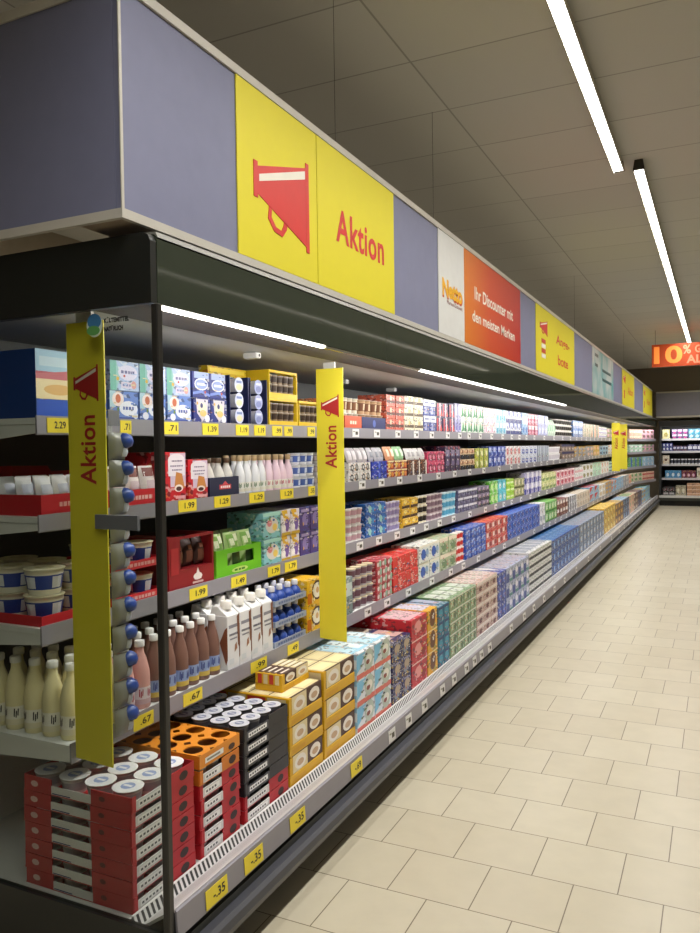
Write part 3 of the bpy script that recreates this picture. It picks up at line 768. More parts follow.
def ydisplay(w):
    mb = MB(); h, d, t = .132, .2, .007
    mb.box(-d, 0, -w/2, -w/2+t, 0, h, '#e3c022'); mb.box(-d, 0, w/2-t, w/2, 0, h, '#e3c022')
    mb.box(-d, 0, -w/2+t, w/2-t, 0, .026, '#e3c022'); mb.box(-d, -d+.004, -w/2+t, w/2-t, .026, h, '#b8951a'); mb.box(-.02, 0, -w/2+t, w/2-t, h-.012, h, '#e3c022')
    return (mb.mesh('display_tray'), [])
bc = cup_one(.0205, .042, '#8d7a64', '#cbc6bd', '#3b2a20')
for (a, b, nk, nm) in ((3.085, 3.355, 2, 'yellow display tray of small brown cups'), (3.365, 3.62, 1, 'low yellow display tray of brown cups behind the banner')):
    tpl = ydisplay(b-a-.003)
    for k in range(nk):
        lv = lev_words(k, nk)
        place(tpl, 'display_tray', (-1.885, (a+b)/2, 1.6855+k*.1325), nm + ((', ' + lv) if lv else '') + ' on the top shelf', 'display tray', 'yellow display trays on the top shelf')
        for j in range(2):
            for i in range(5):
                place(bc, 'small_cup', (-1.912, a+.032+i*(b-a-.064)/4, 1.6855+.0264+k*.1325+j*.0428), 'small brown cup, %s, %s row of the %s%s' % (pos_words(i, 5), ('lower', 'upper')[j], nm.replace(' of small brown cups', '').replace(' of brown cups behind the banner', ''), (', ' + lv) if lv else ''), 'cup', 'small brown cups in the yellow trays')
    RUNS[1].append((a, b, nm))
run(1, 3.64, 3.88, 2, lambda w: carton(w, .16, .2, '#c8794e', [('r', .1, .9, .5, .9, '#efe2cd'), ('c', .5, .3, .2, '#7a3a22')]), 'terracotta carton with cream panel right of the banner', 'carton', h=.16)
tr_o = lambda w: tray(w, .2, .09, .075, '#d8603e', [('l', .3, .7, .5, .25, '#f1d9c4')])
run(1, 3.89, 4.12, 1, tr_o, 'orange red tray', 'tray', h=.075)
run(1, 3.90, 4.11, 3, lambda w: cup(.030, .085, '#e6dcc9', '#efefee', '#8a5a38', '#d7c6a8'), 'cream and brown cup in the orange red tray', 'cup', h=.086, d=.07, z=.0035, off=.036, stack=2, note=False)
tr_n = lambda w: tray(w, .2, .09, .075, '#232a63', [('c', .5, .5, .3, '#5669b8')])
run(1, 4.13, 4.49, 1, tr_n, 'navy tray', 'tray', h=.075)
run(1, 4.14, 4.48, 4, lambda w: cup(.038, .085, '#c9a37c', '#e9e4dc', '#7a4a30', '#e0cba8'), 'caramel cup in the navy tray', 'cup', h=.086, d=.08, z=.0035, off=.045, stack=2, note=False)
def band3(base, band, dot=None, h=.075): return lambda w: carton(w, h, .2, base, [('r', 0, 1, .30, .55, band)] + ([('c', .5, .72, .22, dot)] if dot else []))
run(1, 4.50, 4.80, 2, band3('#dd6a52', '#5a2a22', '#efc9a8'), 'coral pack with dark band', 'pack', h=.075, stack=3)
run(1, 4.81, 5.16, 2, band3('#efe5c9', '#5d4a35', '#e8c98a', .078), 'cream pack with dark brown band', 'pack', h=.078, stack=3)
run(1, 5.17, 5.44, 2, lambda w: carton(w, .115, .2, '#2c3f92', [('r', 0, 1, .6, 1, '#dfe4ee'), ('r', .15, .5, .1, .5, '#a9b4dd'), ('l', .2, .8, .8, .1, '#3a4b9a')]), 'blue and white carton with pale square', 'carton', h=.115, stack=2)
run(1, 5.45, 5.89, 3, lambda w: carton(w, .11, .2, '#3a2458', [('r', .1, .35, .1, .95, '#c33a4a'), ('r', .5, .65, .0, 1, '#e9dfe6'), ('p', [(.55, .1), (.95, .1), (.75, .6)], '#d8343a')]), 'plum carton with red and white stripes', 'carton', h=.11, stack=2)
run(1, 5.90, 6.05, 2, lambda w: carton(w, .235, .2, '#b7b5e0', [('r', .1, .9, .6, .9, '#dddcf2'), ('r', .2, .8, .1, .35, '#7f78c2')]), 'tall lavender carton', 'carton', h=.235)
def leafpack(w): return carton(w, .118, .2, '#e6efe6', [('p', [(.1, .1), (.3, .9), (.5, .2)], '#3f9a5a'), ('p', [(.5, .15), (.75, .95), (.9, .1)], '#2f7f4e'), ('c', .5, .6, .14, '#cfe6cf')])
run(1, 6.06, 6.73, 4, leafpack, 'white carton with green leaf shapes', 'carton', h=.118, stack=2)
run(1, 6.74, 7.14, 2, lambda w: carton(w, .078, .2, '#ead9e4', [('r', 0, 1, .4, .6, '#f2f0f2'), ('c', .3, .5, .3, '#d6a3bf')]), 'pale pink pack with white band', 'pack', h=.078, stack=3)
run(1, 7.15, 7.52, 3, lambda w: carton(w, .118, .2, '#a9d8e8', [('r', .15, .85, .55, .9, '#e4f2f6'), ('c', .5, .3, .22, '#3a9fc2')]), 'light cyan carton with white panel', 'carton', h=.118, stack=2)
run(1, 7.53, 8.20, 4, lambda w: carton(w, .118, .2, '#eceef4', [('r', 0, 1, 0, .35, '#2a357c'), ('p', [(.5, 1), (1, 1), (1, .4)], '#4a60b0'), ('c', .3, .62, .16, '#7a86c4')]), 'white carton with navy foot', 'carton', h=.118, stack=2)
run(1, 8.21, 8.50, 2, lambda w: carton(w, .24, .2, '#8fb8e2', [('r', .15, .85, .5, .85, '#e6eef8'), ('c', .5, .25, .25, '#4a78c2')]), 'tall light blue carton', 'carton', h=.24)
run(1, 8.51, 9.00, 3, lambda w: carton(w, .12, .2, '#b83a5e', [('r', .1, .9, .55, .9, '#f0e2ea'), ('c', .5, .3, .22, '#e9a9bd')]), 'crimson carton with white panel', 'carton', h=.12, stack=2)
run(1, 9.01, 9.60, 3, lambda w: carton(w, .12, .2, '#aab0e0', [('c', .5, .5, .35, '#e2e4f4')]), 'periwinkle carton with white disc', 'carton', h=.12, stack=2)
run(1, 9.61, 10.2, 4, lambda w: pouch(w, .21, .06, '#d6e6d6', [(.2, .8, .3, .7, '#8fbf9a')]), 'pale green bag', 'bag', h=.21)
run(1, 10.21, 11.4, 8, lambda w: cup_one(w*.46, .075, '#eeeae2', '#f4f3f0', '#3d3a36'), 'white cup with black band', 'cup', h=.0755, d=.14, stack=3, off=.07)
run(1, 11.41, 12.3, 4, lambda w: carton(w, .12, .2, '#5a86cc', [('r', .1, .9, .4, .8, '#cfdcf0')]), 'mid blue carton with pale panel', 'carton', h=.12, stack=2)

# ------------------------------------------------------------------ second shelf
RT = '#c3202c'
def red_tray(w): return tray(w, .46, .150, .066, RT, [('l', .25, .8, .5, .22, '#e9a9a6')])
run(2, 1.735, 2.035, 1, red_tray, 'deep red tray of white pouches', 'tray', h=.06)
run(2, 1.745, 2.025, 4, lambda w: pouch(w, .118, .045, '#dcdcdf', [(.15, .85, .55, .8, '#b9bccc'), (.2, .8, .2, .45, '#8c6a70')]), 'silver white pouch in the deep red tray', 'pouch', rows=3, d=.075, h=.118, z=.0035, off=.006, note=False)
run(2, 2.045, 2.32, 1, lambda w: tray(w, .3, .13, .06, '#cf2a34', [('l', .2, .8, .5, .25, '#f0bcb8')]), 'bright red tray of patterned pouches beside the glass post', 'tray', h=.06)
run(2, 2.055, 2.31, 3, lambda w: pouch(w, .140, .045, '#efe4e2', [(.1, .9, .72, .95, '#7d3a34'), (.2, .8, .35, .62, '#d8c2cc'), (.25, .75, .15, .32, '#d04a4a')]), 'white pouch with brown top in the bright red tray', 'pouch', rows=2, d=.08, h=.14, z=.0035, off=.006, note=False)
def biscuit(h): return lambda w: carton(w, h, .2, '#cf2230', [('r', .22, 1, .3, .98, '#d7c3d9'), ('a', .12, .95, .52, .97, '#eee6ee'), ('l', .3, .82, .82, .03, '#7a6a8a'), ('l', .22, .86, .72, .03, '#8a7a9a'), ('l', .3, .8, .64, .03, '#8a7a9a'), ('p', [(.4, .28), (.92, .28), (.8, .56), (.5, .6)], '#cf8a4a'), ('e', .62, .27, .22, .075, '#efe0d8'), ('e', .62, .26, .14, .045, '#54302c'), ('r', .45, .9, .06, .12, '#f0b4b4')])
run(2, 2.335, 2.462, 1, biscuit(.192), 'taller red carton with white arch and biscuit picture', 'carton', h=.192)
run(2, 2.468, 2.60, 1, biscuit(.160), 'shorter red carton with white arch', 'carton', h=.16)
NAV = '#252a48'
run(2, 2.61, 2.83, 1, lambda w: tray(w, .2, .09, .083, NAV, [('r', .32, .72, .38, .62, '#d23a48'), ('p', [(.42, .62), (.62, .62), (.52, .80)], '#d8505a'), ('l', .36, .68, .5, .12, '#f4e4e6')]), 'dark navy tray with red emblem', 'tray', h=.083)
run(2, 2.62, 2.82, 3, lambda w: bottle(.029, .160, '#d9d6cf', '#5a4632', '#8d8674', '#c8c4b8'), 'pale bottle in the dark navy tray', 'bottle', rows=2, d=.06, h=.16, z=.0035, off=.035, note=False)
def drink(liq, leaf): return lambda w: bottle(w*.47, .172, liq, '#b39a72', '#eceae2', '#e9e4d4', leaf, .026)
run(2, 2.84, 3.085, 4, drink('#e6e8ec', '#4f7a4a'), 'white drink bottle with tan cap and green print', 'bottle', rows=2, d=.064, h=.172, off=.03)
run(2, 3.09, 3.33, 4, drink('#e9cfdd', '#c2475a'), 'pinkish drink bottle with tan cap and red print', 'bottle', rows=2, d=.064, h=.172, off=.03)
run(2, 3.34, 3.56, 3, lambda w: cup(w*.46, .056, '#e4e6ee', '#cfd4e4', '#4d67b0', '#c9d6ee'), 'blue and white cup beside the banner', 'cup', h=.058, stack=3, d=.07, off=.036)
run(2, 3.60, 3.92, 4, lambda w: cup(w*.46, .056, '#d9d4d6', '#c9c9cd', '#8f8790', '#d9c9cf'), 'grey cup just past the banner', 'cup', h=.058, stack=3, d=.075, off=.04)
def twoblack(w): return carton(w, .055, .2, '#dddbd8', [('c', .3, .5, .36, '#1d1d20'), ('c', .3, .5, .18, '#dddbd8'), ('c', .72, .5, .36, '#1d1d20'), ('c', .72, .5, .18, '#b9b4ae')])
run(2, 3.93, 4.24, 2, twoblack, 'white flat carton with black rings', 'carton', h=.055, stack=2)
run(2, 3.94, 4.23, 4, lambda w: pouch(w, .085, .035, '#b9b3b7', [(.15, .85, .2, .8, '#d6d0d4')], .3), 'grey pouch leaning on the black ring cartons', 'pouch', h=.085, z=.1125, note=False)
run(2, 4.25, 4.49, 1, lambda w: carton(w, .055, .2, '#2138b0', [('c', .5, .5, .28, '#5a74d8')]), 'royal blue flat carton', 'carton', h=.055, stack=2)
run(2, 4.26, 4.48, 3, lambda w: pouch(w, .085, .035, '#c4c2c8', [(.15, .85, .3, .7, '#8d8f9a')], .3), 'silver pouch leaning on the royal blue cartons', 'pouch', h=.085, z=.1125, note=False)
run(2, 4.50, 4.84, 3, lambda w: carton(w, .055, .2, '#a8392c', [('e', .3, .5, .2, .3, '#e8c25a'), ('e', .7, .45, .18, .3, '#d8843a'), ('r', 0, 1, .85, 1, '#e9d9a8')]), 'brick red flat carton with yellow spots', 'carton', h=.055, stack=2)
run(2, 4.51, 4.66, 2, lambda w: pouch(w, .09, .035, '#e0a27a', [(.2, .8, .3, .8, '#f0dcc4')], .3), 'orange pouch leaning above the brick red cartons', 'pouch', h=.09, z=.1125, note=False)
run(2, 4.67, 4.83, 2, lambda w: pouch(w, .09, .035, '#9fcf9c', [(.2, .8, .3, .8, '#d6ead2')], .3), 'green pouch leaning above the brick red cartons', 'pouch', h=.09, z=.1125, note=False)
run(2, 4.85, 5.24, 3, lambda w: carton(w, .108, .2, '#4f2f26', [('r', .75, .98, .05, .95, '#d9d2c6'), ('e', .35, .5, .22, .25, '#6d4634')]), 'chocolate brown carton with cream edge', 'carton', h=.108)
run(2, 4.86, 5.23, 4, lambda w: pouch(w, .08, .035, '#d9d7d6', [(.2, .8, .3, .7, '#a8a4a6')], .3), 'white pouch on the chocolate brown cartons', 'pouch', h=.08, z=.109, note=False)
run(2, 5.25, 5.63, 2, lambda w: carton(w, .08, .2, '#d0466a', [('r', .1, .48, .2, .8, '#7d1f36'), ('r', .55, .92, .2, .8, '#7d1f36'), ('c', .3, .5, .22, '#e8a8bc'), ('c', .74, .5, .22, '#e8a8bc')]), 'raspberry pink carton with two dark windows', 'carton', h=.08, stack=2)
run(2, 5.64, 6.02, 3, lambda w: carton(w, .2, .2, '#3f3350', [('r', .15, .85, .6, .85, '#8d829a'), ('e', .5, .35, .3, .12, '#75688a')]), 'tall dusky plum carton', 'carton', h=.2)
run(2, 6.03, 6.44, 3, lambda w: carton(w, .088, .2, '#d6b58a', [('r', 0, 1, 0, .45, '#1f1a18'), ('c', .5, .7, .2, '#8a4a2a')]), 'tan carton with black foot', 'carton', h=.088, stack=2)
run(2, 6.45, 6.88, 3, lambda w: carton(w, .088, .2, '#c3c94a', [('c', .5, .5, .32, '#eef0c4'), ('r', .8, 1, 0, 1, '#5f7a2c')]), 'yellow green carton with pale disc', 'carton', h=.088, stack=2)
run(2, 6.89, 7.50, 4, lambda w: carton(w, .095, .2, '#3049a8', [('r', .1, .6, .45, .9, '#c9d2ec'), ('c', .75, .35, .2, '#7f95d8')]), 'cobalt blue carton with pale square', 'carton', h=.095, stack=2)
run(2, 7.51, 8.14, 4, lambda w: carton(w, .095, .2, '#efe6e6', [('c', .5, .45, .34, '#cf2f3e'), ('c', .5, .45, .15, '#f0d0d0')]), 'white carton with red ring', 'carton', h=.095, stack=2)
run(2, 8.15, 8.94, 4, lambda w: carton(w, .095, .2, '#dfe4f2', [('r', .2, .8, .15, .6, '#1f3fa8'), ('r', .35, .65, .28, .48, '#dfe4f2')]), 'white carton with blue square ring', 'carton', h=.095, stack=2)
run(2, 8.95, 9.64, 3, lambda w: carton(w, .19, .2, '#c9d0dc', [('r', .1, .3, 0, 1, '#4a5a80'), ('r', .6, .75, 0, 1, '#6f8298')]), 'tall pale grey carton with slate stripes', 'carton', h=.19)
run(2, 9.65, 10.5, 6, lambda w: cup_one(w*.46, .085, '#f0eef0', '#f6f5f6', '#d9d3dc'), 'plain white tub', 'tub', h=.0855, d=.14, stack=2, off=.07)
run(2, 10.51, 11.5, 4, lambda w: carton(w, .1, .2, '#8a6a5e', [('r', 0, 1, .7, 1, '#2c2858'), ('c', .5, .35, .25, '#d8c2b4')]), 'mocha carton with navy top edge', 'carton', h=.1, stack=2)

# ------------------------------------------------------------------ third shelf
tubA = lambda w: cup(w*.45, .082, '#e6e3d2', '#e4ddc0', '#22409a', '#dfe4f0', '#c9c08e')
run(3, 1.73, 2.035, 1, lambda w: tray(w, .46, .040, .032, '#c8202c'), 'flat red tray of blue tubs', 'tray', h=.04)
run(3, 1.738, 2.028, 2, tubA, 'blue and cream tub in the flat red tray', 'tub', rows=3, d=.135, h=.0835, stack=2, z=.0035, off=.074, note=False)
for k in range(2):
    run(3, 2.045, 2.32, 1, lambda w: tray(w, .3, .034, .030, '#d8323c', [('l', .2, .8, .5, .4, '#efb0ac')]), 'short red tray of blue tubs beside the glass post, ' + ('lower', 'upper')[k], 'tray', h=.034, z=k*.1185, note=(k == 0))
    run(3, 2.053, 2.312, 2, tubA, 'blue and cream tub in the %s short red tray' % ('lower', 'upper')[k], 'tub', rows=2, d=.125, h=.083, z=.0035+k*.1185, off=.066, note=False)
def burg(w):
    mb = MB(); h, d = .205, .22
    mb.box(-d, 0, -w/2, -w/2+.07, 0, h, '#8c1a22'); mb.box(-d, 0, w/2-.012, w/2, 0, h, '#8c1a22')
    mb.box(-d, 0, -w/2+.07, w/2-.012, 0, .075, '#8c1a22'); mb.box(-d, -d+.004, -w/2+.07, w/2-.012, .075, h, '#3a0d10')
    mb.box(-.012, 0, -w/2+.07, w/2-.012, h-.010, h, '#8c1a22')
    deco(mb, [('e', .62, .18, .10, .07, '#e9dedc'), ('p', [(.55, .12), (.70, .12), (.62, .36)], '#e9dedc'), ('r', .5, .74, .05, .09, '#d8b8b4'), ('r', .04, .2, .3, .8, '#b02a30')], w, h, FX(0))
    return (mb.mesh('display_box'), [])
run(3, 2.34, 2.635, 1, burg, 'burgundy display box of dark packs', 'display box', h=.2)
run(3, 2.417, 2.615, 3, lambda w: pouch(w, .115, .05, '#3b221c', [(.15, .85, .15, .55, '#6d4030'), (.3, .7, .6, .75, '#8a5a48')], .1), 'dark brown pack in the burgundy display box', 'pack', rows=2, d=.07, h=.115, z=.076, off=.02, note=False)
def green(w):
    mb = MB(); h, d = .118, .24; G = '#6cc023'
    mb.box(-d, 0, -w/2, w/2, 0, .004, G); mb.box(-d, -d+.004, -w/2, w/2, .004, h, G)
    for s in (-1, 1):
        y0, y1 = sorted((s*w/2, s*(w/2-.004))); mb.box(-d+.004, 0, y0, y1, .004, h, G)
    mb.box(-.004, 0, -w/2+.004, w/2-.004, .004, .045, G)
    mb.box(-.004, 0, -w/2+.004, -w/2+.08, .045, h, G); mb.box(-.004, 0, w/2-.06, w/2-.004, .045, h, G); mb.box(-.004, 0, -w/2+.08, w/2-.06, h-.02, h, G)
    deco(mb, [('e', .5, .17, .18, .10, '#c3e07a'), ('l', .38, .62, .17, .07, '#3f7a18')], w, h, FX(0))
    return (mb.mesh('display_box'), [])
run(3, 2.65, 3.005, 1, green, 'bright green display box of leafy bags', 'display box', h=.12)
run(3, 2.665, 2.99, 3, lambda w: pouch(w, .175, .05, '#b3cf8a', [(.1, .9, .60, .95, '#7fae55'), (.2, .5, .68, .85, '#dfe8c4'), (.55, .85, .78, .95, '#e6ecd2'), (.2, .8, .1, .5, '#2c4a20')], .12), 'green leafy bag in the bright green display box', 'bag', rows=2, d=.085, h=.175, z=.0045, off=.012, note=False)
run(3, 3.015, 3.175, 1, lambda w: carton(w, .122, .2, '#86c4cf', [('e', .5, .5, .36, .3, '#d9d4d0'), ('e', .35, .6, .14, .14, '#d8848a'), ('e', .65, .42, .14, .14, '#efcf6a'), ('r', 0, 1, .86, 1, '#a9dcd8')]), 'aqua carton with a fruit picture', 'carton', h=.122, stack=2)
run(3, 3.18, 3.36, 2, lambda w: carton(w, .122, .2, '#e6dfe6', [('p', [(0, 1), (.6, 1), (.9, .5), (.3, .6)], '#e6b62c'), ('e', .6, .4, .25, .25, '#7a5aa8'), ('r', 0, 1, 0, .12, '#c9a42c'), ('c', .25, .3, .2, '#f6f2f2')]), 'white carton with yellow flash and purple spot', 'carton', h=.122, stack=2)
run(3, 3.365, 3.58, 2, lambda w: carton(w, .122, .2, '#4f3c80', [('e', .5, .5, .3, .25, '#8d7ab8'), ('r', .1, .9, .8, .92, '#a898c8')]), 'violet carton with lilac oval beside the banner', 'carton', h=.122, stack=2)
run(3, 3.60, 3.92, 4, lambda w: cup_one(w*.46, .055, '#d8cfe0', '#e6e2ea', '#9a8ab4'), 'lilac cup just past the banner', 'cup', h=.0556, stack=4, d=.08, off=.04)
run(3, 3.93, 4.15, 3, lambda w: cup_one(w*.46, .046, '#dcd8d6', '#eceaea', '#c29aa4'), 'grey pink cup', 'cup', h=.0465, stack=4, d=.075, off=.037)
run(3, 4.16, 4.48, 2, lambda w: carton(w, .067, .2, '#1d5fb0', [('e', .4, .5, .16, .3, '#9fd0c8'), ('e', .68, .45, .14, .26, '#4a93c8'), ('c', .22, .7, .12, '#d8e6f0')]), 'strong blue flat carton', 'carton', h=.067, stack=3)
run(3, 4.49, 4.74, 4, lambda w: cup_one(w*.46, .046, '#cfc8dc', '#e4e0ec', '#9c90bc'), 'lavender cup', 'cup', h=.0465, stack=4, d=.065, off=.032)
run(3, 4.75, 5.04, 2, lambda w: carton(w, .064, .2, '#e5b62e', [('r', 0, 1, .02, .3, '#4a3018'), ('e', .4, .65, .2, .22, '#f3dd84')]), 'golden yellow flat pack', 'pack', h=.064, stack=3)
run(3, 5.05, 5.28, 3, lambda w: cup_one(w*.46, .062, '#efe4cc', '#f4efe2', '#2b2420'), 'cream cup with black band', 'cup', h=.0625, stack=3, d=.08, off=.04)
run(3, 5.29, 5.62, 4, lambda w: cup_one(w*.46, .046, '#cdb9c0', '#dcd2d6', '#8a7080'), 'mauve cup', 'cup', h=.0465, stack=4, d=.08, off=.04)
run(3, 5.63, 5.95, 4, lambda w: cup_one(w*.46, .060, '#bfe0ee', '#dcf0f6', '#5aa9cf'), 'light blue cup', 'cup', h=.0605, stack=3, d=.08, off=.04)
run(3, 5.96, 6.50, 4, lambda w: carton(w, .060, .2, '#6a6688', [('r', 0, 1, .7, 1, '#d6d4e0'), ('c', .5, .35, .3, '#3a3660')]), 'slate purple flat carton', 'carton', h=.06, stack=3)
run(3, 6.51, 6.90, 3, lambda w: carton(w, .060, .2, '#7d6f8c', [('r', 0, 1, .0, .4, '#3c3448'), ('c', .5, .7, .2, '#d0c4d8')]), 'grey plum flat carton', 'carton', h=.06, stack=3)
run(3, 6.91, 7.20, 2, lambda w: carton(w, .105, .2, '#6cc83c', [('e', .5, .5, .3, .3, '#c6ec9c')]), 'lime green carton', 'carton', h=.105, stack=2)
run(3, 7.21, 7.50, 2, lambda w: carton(w, .105, .2, '#58c2d6', [('e', .5, .5, .3, .3, '#d6f0f4')]), 'turquoise carton with pale oval', 'carton', h=.105, stack=2)
run(3, 7.51, 7.84, 2, lambda w: carton(w, .068, .2, '#a6d84a', [('r', .1, .9, .35, .6, '#e9f4c0')]), 'yellow lime pack with pale stripe', 'pack', h=.068, stack=3)
run(3, 7.85, 8.30, 3, lambda w: carton(w, .095, .2, '#a8a878', [('c', .5, .6, .3, '#e9e2c4'), ('r', 0, 1, 0, .2, '#5a5a34')]), 'olive carton with cream disc', 'carton', h=.095, stack=2)
run(3, 8.31, 9.20, 4, lambda w: carton(w, .12, .2, '#c3bde0', [('r', 0, .4, 0, .5, '#3a3f9c'), ('r', .5, 1, .5, 1, '#f0eef6'), ('c', .7, .25, .16, '#5a4a98')]), 'lilac carton with indigo corner', 'carton', h=.12, stack=2)
run(3, 9.21, 10.1, 4, lambda w: carton(w, .1, .2, '#d6d890', [('r', .1, .9, .1, .4, '#7aa060'), ('c', .5, .68, .2, '#f4f2d8')]), 'pale yellow carton with green bar', 'carton', h=.1, stack=2)
run(3, 10.11, 11.5, 5, lambda w: carton(w, .1, .2, '#e6b8c0', [('e', .5, .5, .28, .3, '#c83a4a'), ('r', .2, .8, .82, .95, '#f6ecee')]), 'rose carton with red oval', 'carton', h=.1, stack=2)

# ------------------------------------------------------------------ fourth shelf
vb = lambda w: bottle(w*.485, .232, '#efe5b4', '#f0f0ec', '#f4f1e6', '#ece4c4', '#2a2a2c')
run(4, 1.735, 1.965, 3, vb, 'vanilla milk bottle with white cap', 'bottle', rows=5, d=.075, h=.232, off=.038)
run(4, 1.97, 2.122, 2, lambda w: bottle(w*.485, .232, '#d9a39c', '#eceaea', '#e0d6dc', '#c9a9b0', '#b0384c'), 'pink milk bottle with white cap', 'bottle', rows=2, d=.075, h=.232, off=.038)
run(4, 2.127, 2.545, 6, lambda w: bottle(w*.485, .235, '#7d5b50', '#efefee', '#8fa3cc', '#c9ad52', '#2c3a86'), 'chocolate milk bottle with white cap', 'bottle', rows=3, d=.075, h=.235, off=.036)
run(4, 2.555, 2.915, 4, lambda w: milk_carton(w, .275, .085, '#e4e4e6', '#efece6', [('r', .12, .88, .76, .82, '#8a8a96'), ('l', .15, .85, .64, .04, '#5a5a6c'), ('l', .2, .8, .56, .03, '#6d6d7c'), ('p', [(.8, .95), (1, 1), (1, .35), (.86, .42)], '#7a4a34'), ('p', [(.55, .30), (.78, .36), (.74, .48), (.6, .44)], '#9a6a4c'), ('r', .1, .5, .1, .2, '#d5dadf')]), 'white milk drink carton with screw cap', 'milk carton', rows=2, d=.09, h=.275)
for k in range(3):
    zz = k*.092
    run(4, 2.925, 3.215, 1, lambda w: tray(w, .2, .030, .026, '#9aa3b8', [('l', .1, .9, .5, .4, '#5f6f98')]), 'grey blue tray of capped blue cups, ' + ('bottom', 'middle', 'top')[k] + ' one', 'tray', h=.03, z=zz, note=(k == 0))
    run(4, 2.933, 3.207, 4, lambda w: bottle(w*.47, .082, '#2f4fa4', '#e4e4ee', '#3f62b8', '#27408c', '#dfe4f2', .024), 'blue capped cup in the %s grey blue tray' % ('bottom', 'middle', 'top')[k], 'cup', rows=2, d=.07, h=.08, z=.0035+zz, off=.038, note=False)
def ring_pack(w, h=.125): return carton(w, h, .2, '#e5b41f', [('e', .6, .55, .34, .38, '#4a2b1a'), ('e', .6, .55, .27, .30, '#efe9dd'), ('c', .6, .55, .12, '#c9a070'), ('r', 0, .25, .1, .5, '#c96a1c')])
run(4, 3.225, 3.40, 1, ring_pack, 'yellow carton with a brown ringed white disc', 'carton', h=.125, stack=2)
run(4, 3.42, 3.735, 3, lambda w: carton(w, .2, .2, '#7a8c8c', [('r', .1, .9, .5, .85, '#c4d0cc')]), 'grey green carton behind the banner', 'carton', h=.2)
def foil_cup(c, b, l): return lambda w: cup_one(w*.46, .056, c, l, b)
run(4, 3.745, 4.05, 4, foil_cup('#b9b4b8', '#6d4a58', '#d8c9a8'), 'silver cup with wine band', 'cup', h=.0565, stack=4, d=.08, off=.04)
run(4, 4.06, 4.29, 3, lambda w: carton(w, .045, .2, '#b23a44', [('r', .5, 1, .2, .9, '#8fb49a'), ('c', .3, .5, .3, '#e6d2d2')]), 'red and green flat pack', 'pack', h=.045, stack=5)
run(4, 4.30, 4.74, 2, lambda w: carton(w, .108, .22, '#d42a24', [('c', .5, .5, .17, '#ef8a7a'), ('r', .38, .62, .70, .76, '#f0b4a8')]), 'scarlet carton with pale emblem', 'carton', h=.108, stack=2)
run(4, 4.75, 5.17, 2, lambda w: carton(w, .115, .2, '#dfe2dc', [('e', .4, .45, .22, .32, '#2c58b0'), ('r', 0, 1, .85, 1, '#efeada'), ('e', .75, .5, .15, .25, '#8fa9c8')]), 'cream carton with blue blot', 'carton', h=.115, stack=2)
run(4, 5.18, 5.56, 2, lambda w: carton(w, .115, .2, '#a9b894', [('r', 0, 1, .75, 1, '#efe2cc'), ('e', .5, .4, .28, .28, '#6d8a62')]), 'sage green carton with cream top', 'carton', h=.115, stack=2)
run(4, 5.57, 5.79, 3, foil_cup('#efd9d6', '#cf3b36', '#f2eaea'), 'red and white cup', 'cup', h=.0565, stack=4, d=.075, off=.037)
bl = lambda w: carton(w, .078, .2, '#2f57b8', [('e', .3, .6, .14, .2, '#a9c4ec'), ('e', .7, .4, .14, .2, '#7fa4e2'), ('c', .5, .75, .1, '#e6eefa')])
run(4, 5.80, 6.37, 4, bl, 'bright blue carton with pale spots', 'carton', h=.078, stack=3)
run(4, 6.38, 7.11, 4, lambda w: carton(w, .078, .2, '#d24a40', [('r', .1, .45, .3, .8, '#f2dcd6'), ('r', .55, .9, .3, .8, '#8f1f22')]), 'tomato red carton with white block', 'carton', h=.078, stack=3)
run(4, 7.12, 8.55, 8, lambda w: carton(w, .078, .2, '#3a66c4', [('e', .5, .5, .3, .28, '#1d3f94'), ('c', .25, .75, .1, '#dfe9f8'), ('c', .8, .25, .1, '#dfe9f8')]), 'azure carton with navy oval', 'carton', h=.078, stack=3)
run(4, 8.56, 8.84, 2, lambda w: carton(w, .24, .2, '#e9e9ea', [('r', .1, .9, .2, .4, '#a9aebc')]), 'tall white carton with grey bar', 'carton', h=.24)
run(4, 8.85, 9.54, 4, lambda w: carton(w, .115, .2, '#6ab85a', [('e', .5, .5, .28, .3, '#d8ecc4'), ('r', 0, 1, 0, .15, '#2f7a34')]), 'leaf green carton with pale oval', 'carton', h=.115, stack=2)
run(4, 9.55, 10.3, 4, lambda w: carton(w, .1, .2, '#6d2233', [('r', .15, .85, .5, .9, '#efe4e4')]), 'maroon carton with white block', 'carton', h=.1, stack=2)
run(4, 10.31, 11.0, 4, lambda w: carton(w, .1, .2, '#e4e4e8', [('r', 0, .4, 0, 1, '#2c2c38'), ('c', .7, .5, .2, '#a8a8b8')]), 'white carton with black half', 'carton', h=.1, stack=2)
run(4, 11.01, 12.2, 5, lambda w: carton(w, .1, .2, '#dcd2c2', [('c', .5, .5, .3, '#a88f78')]), 'beige carton with tan disc', 'carton', h=.1, stack=2)

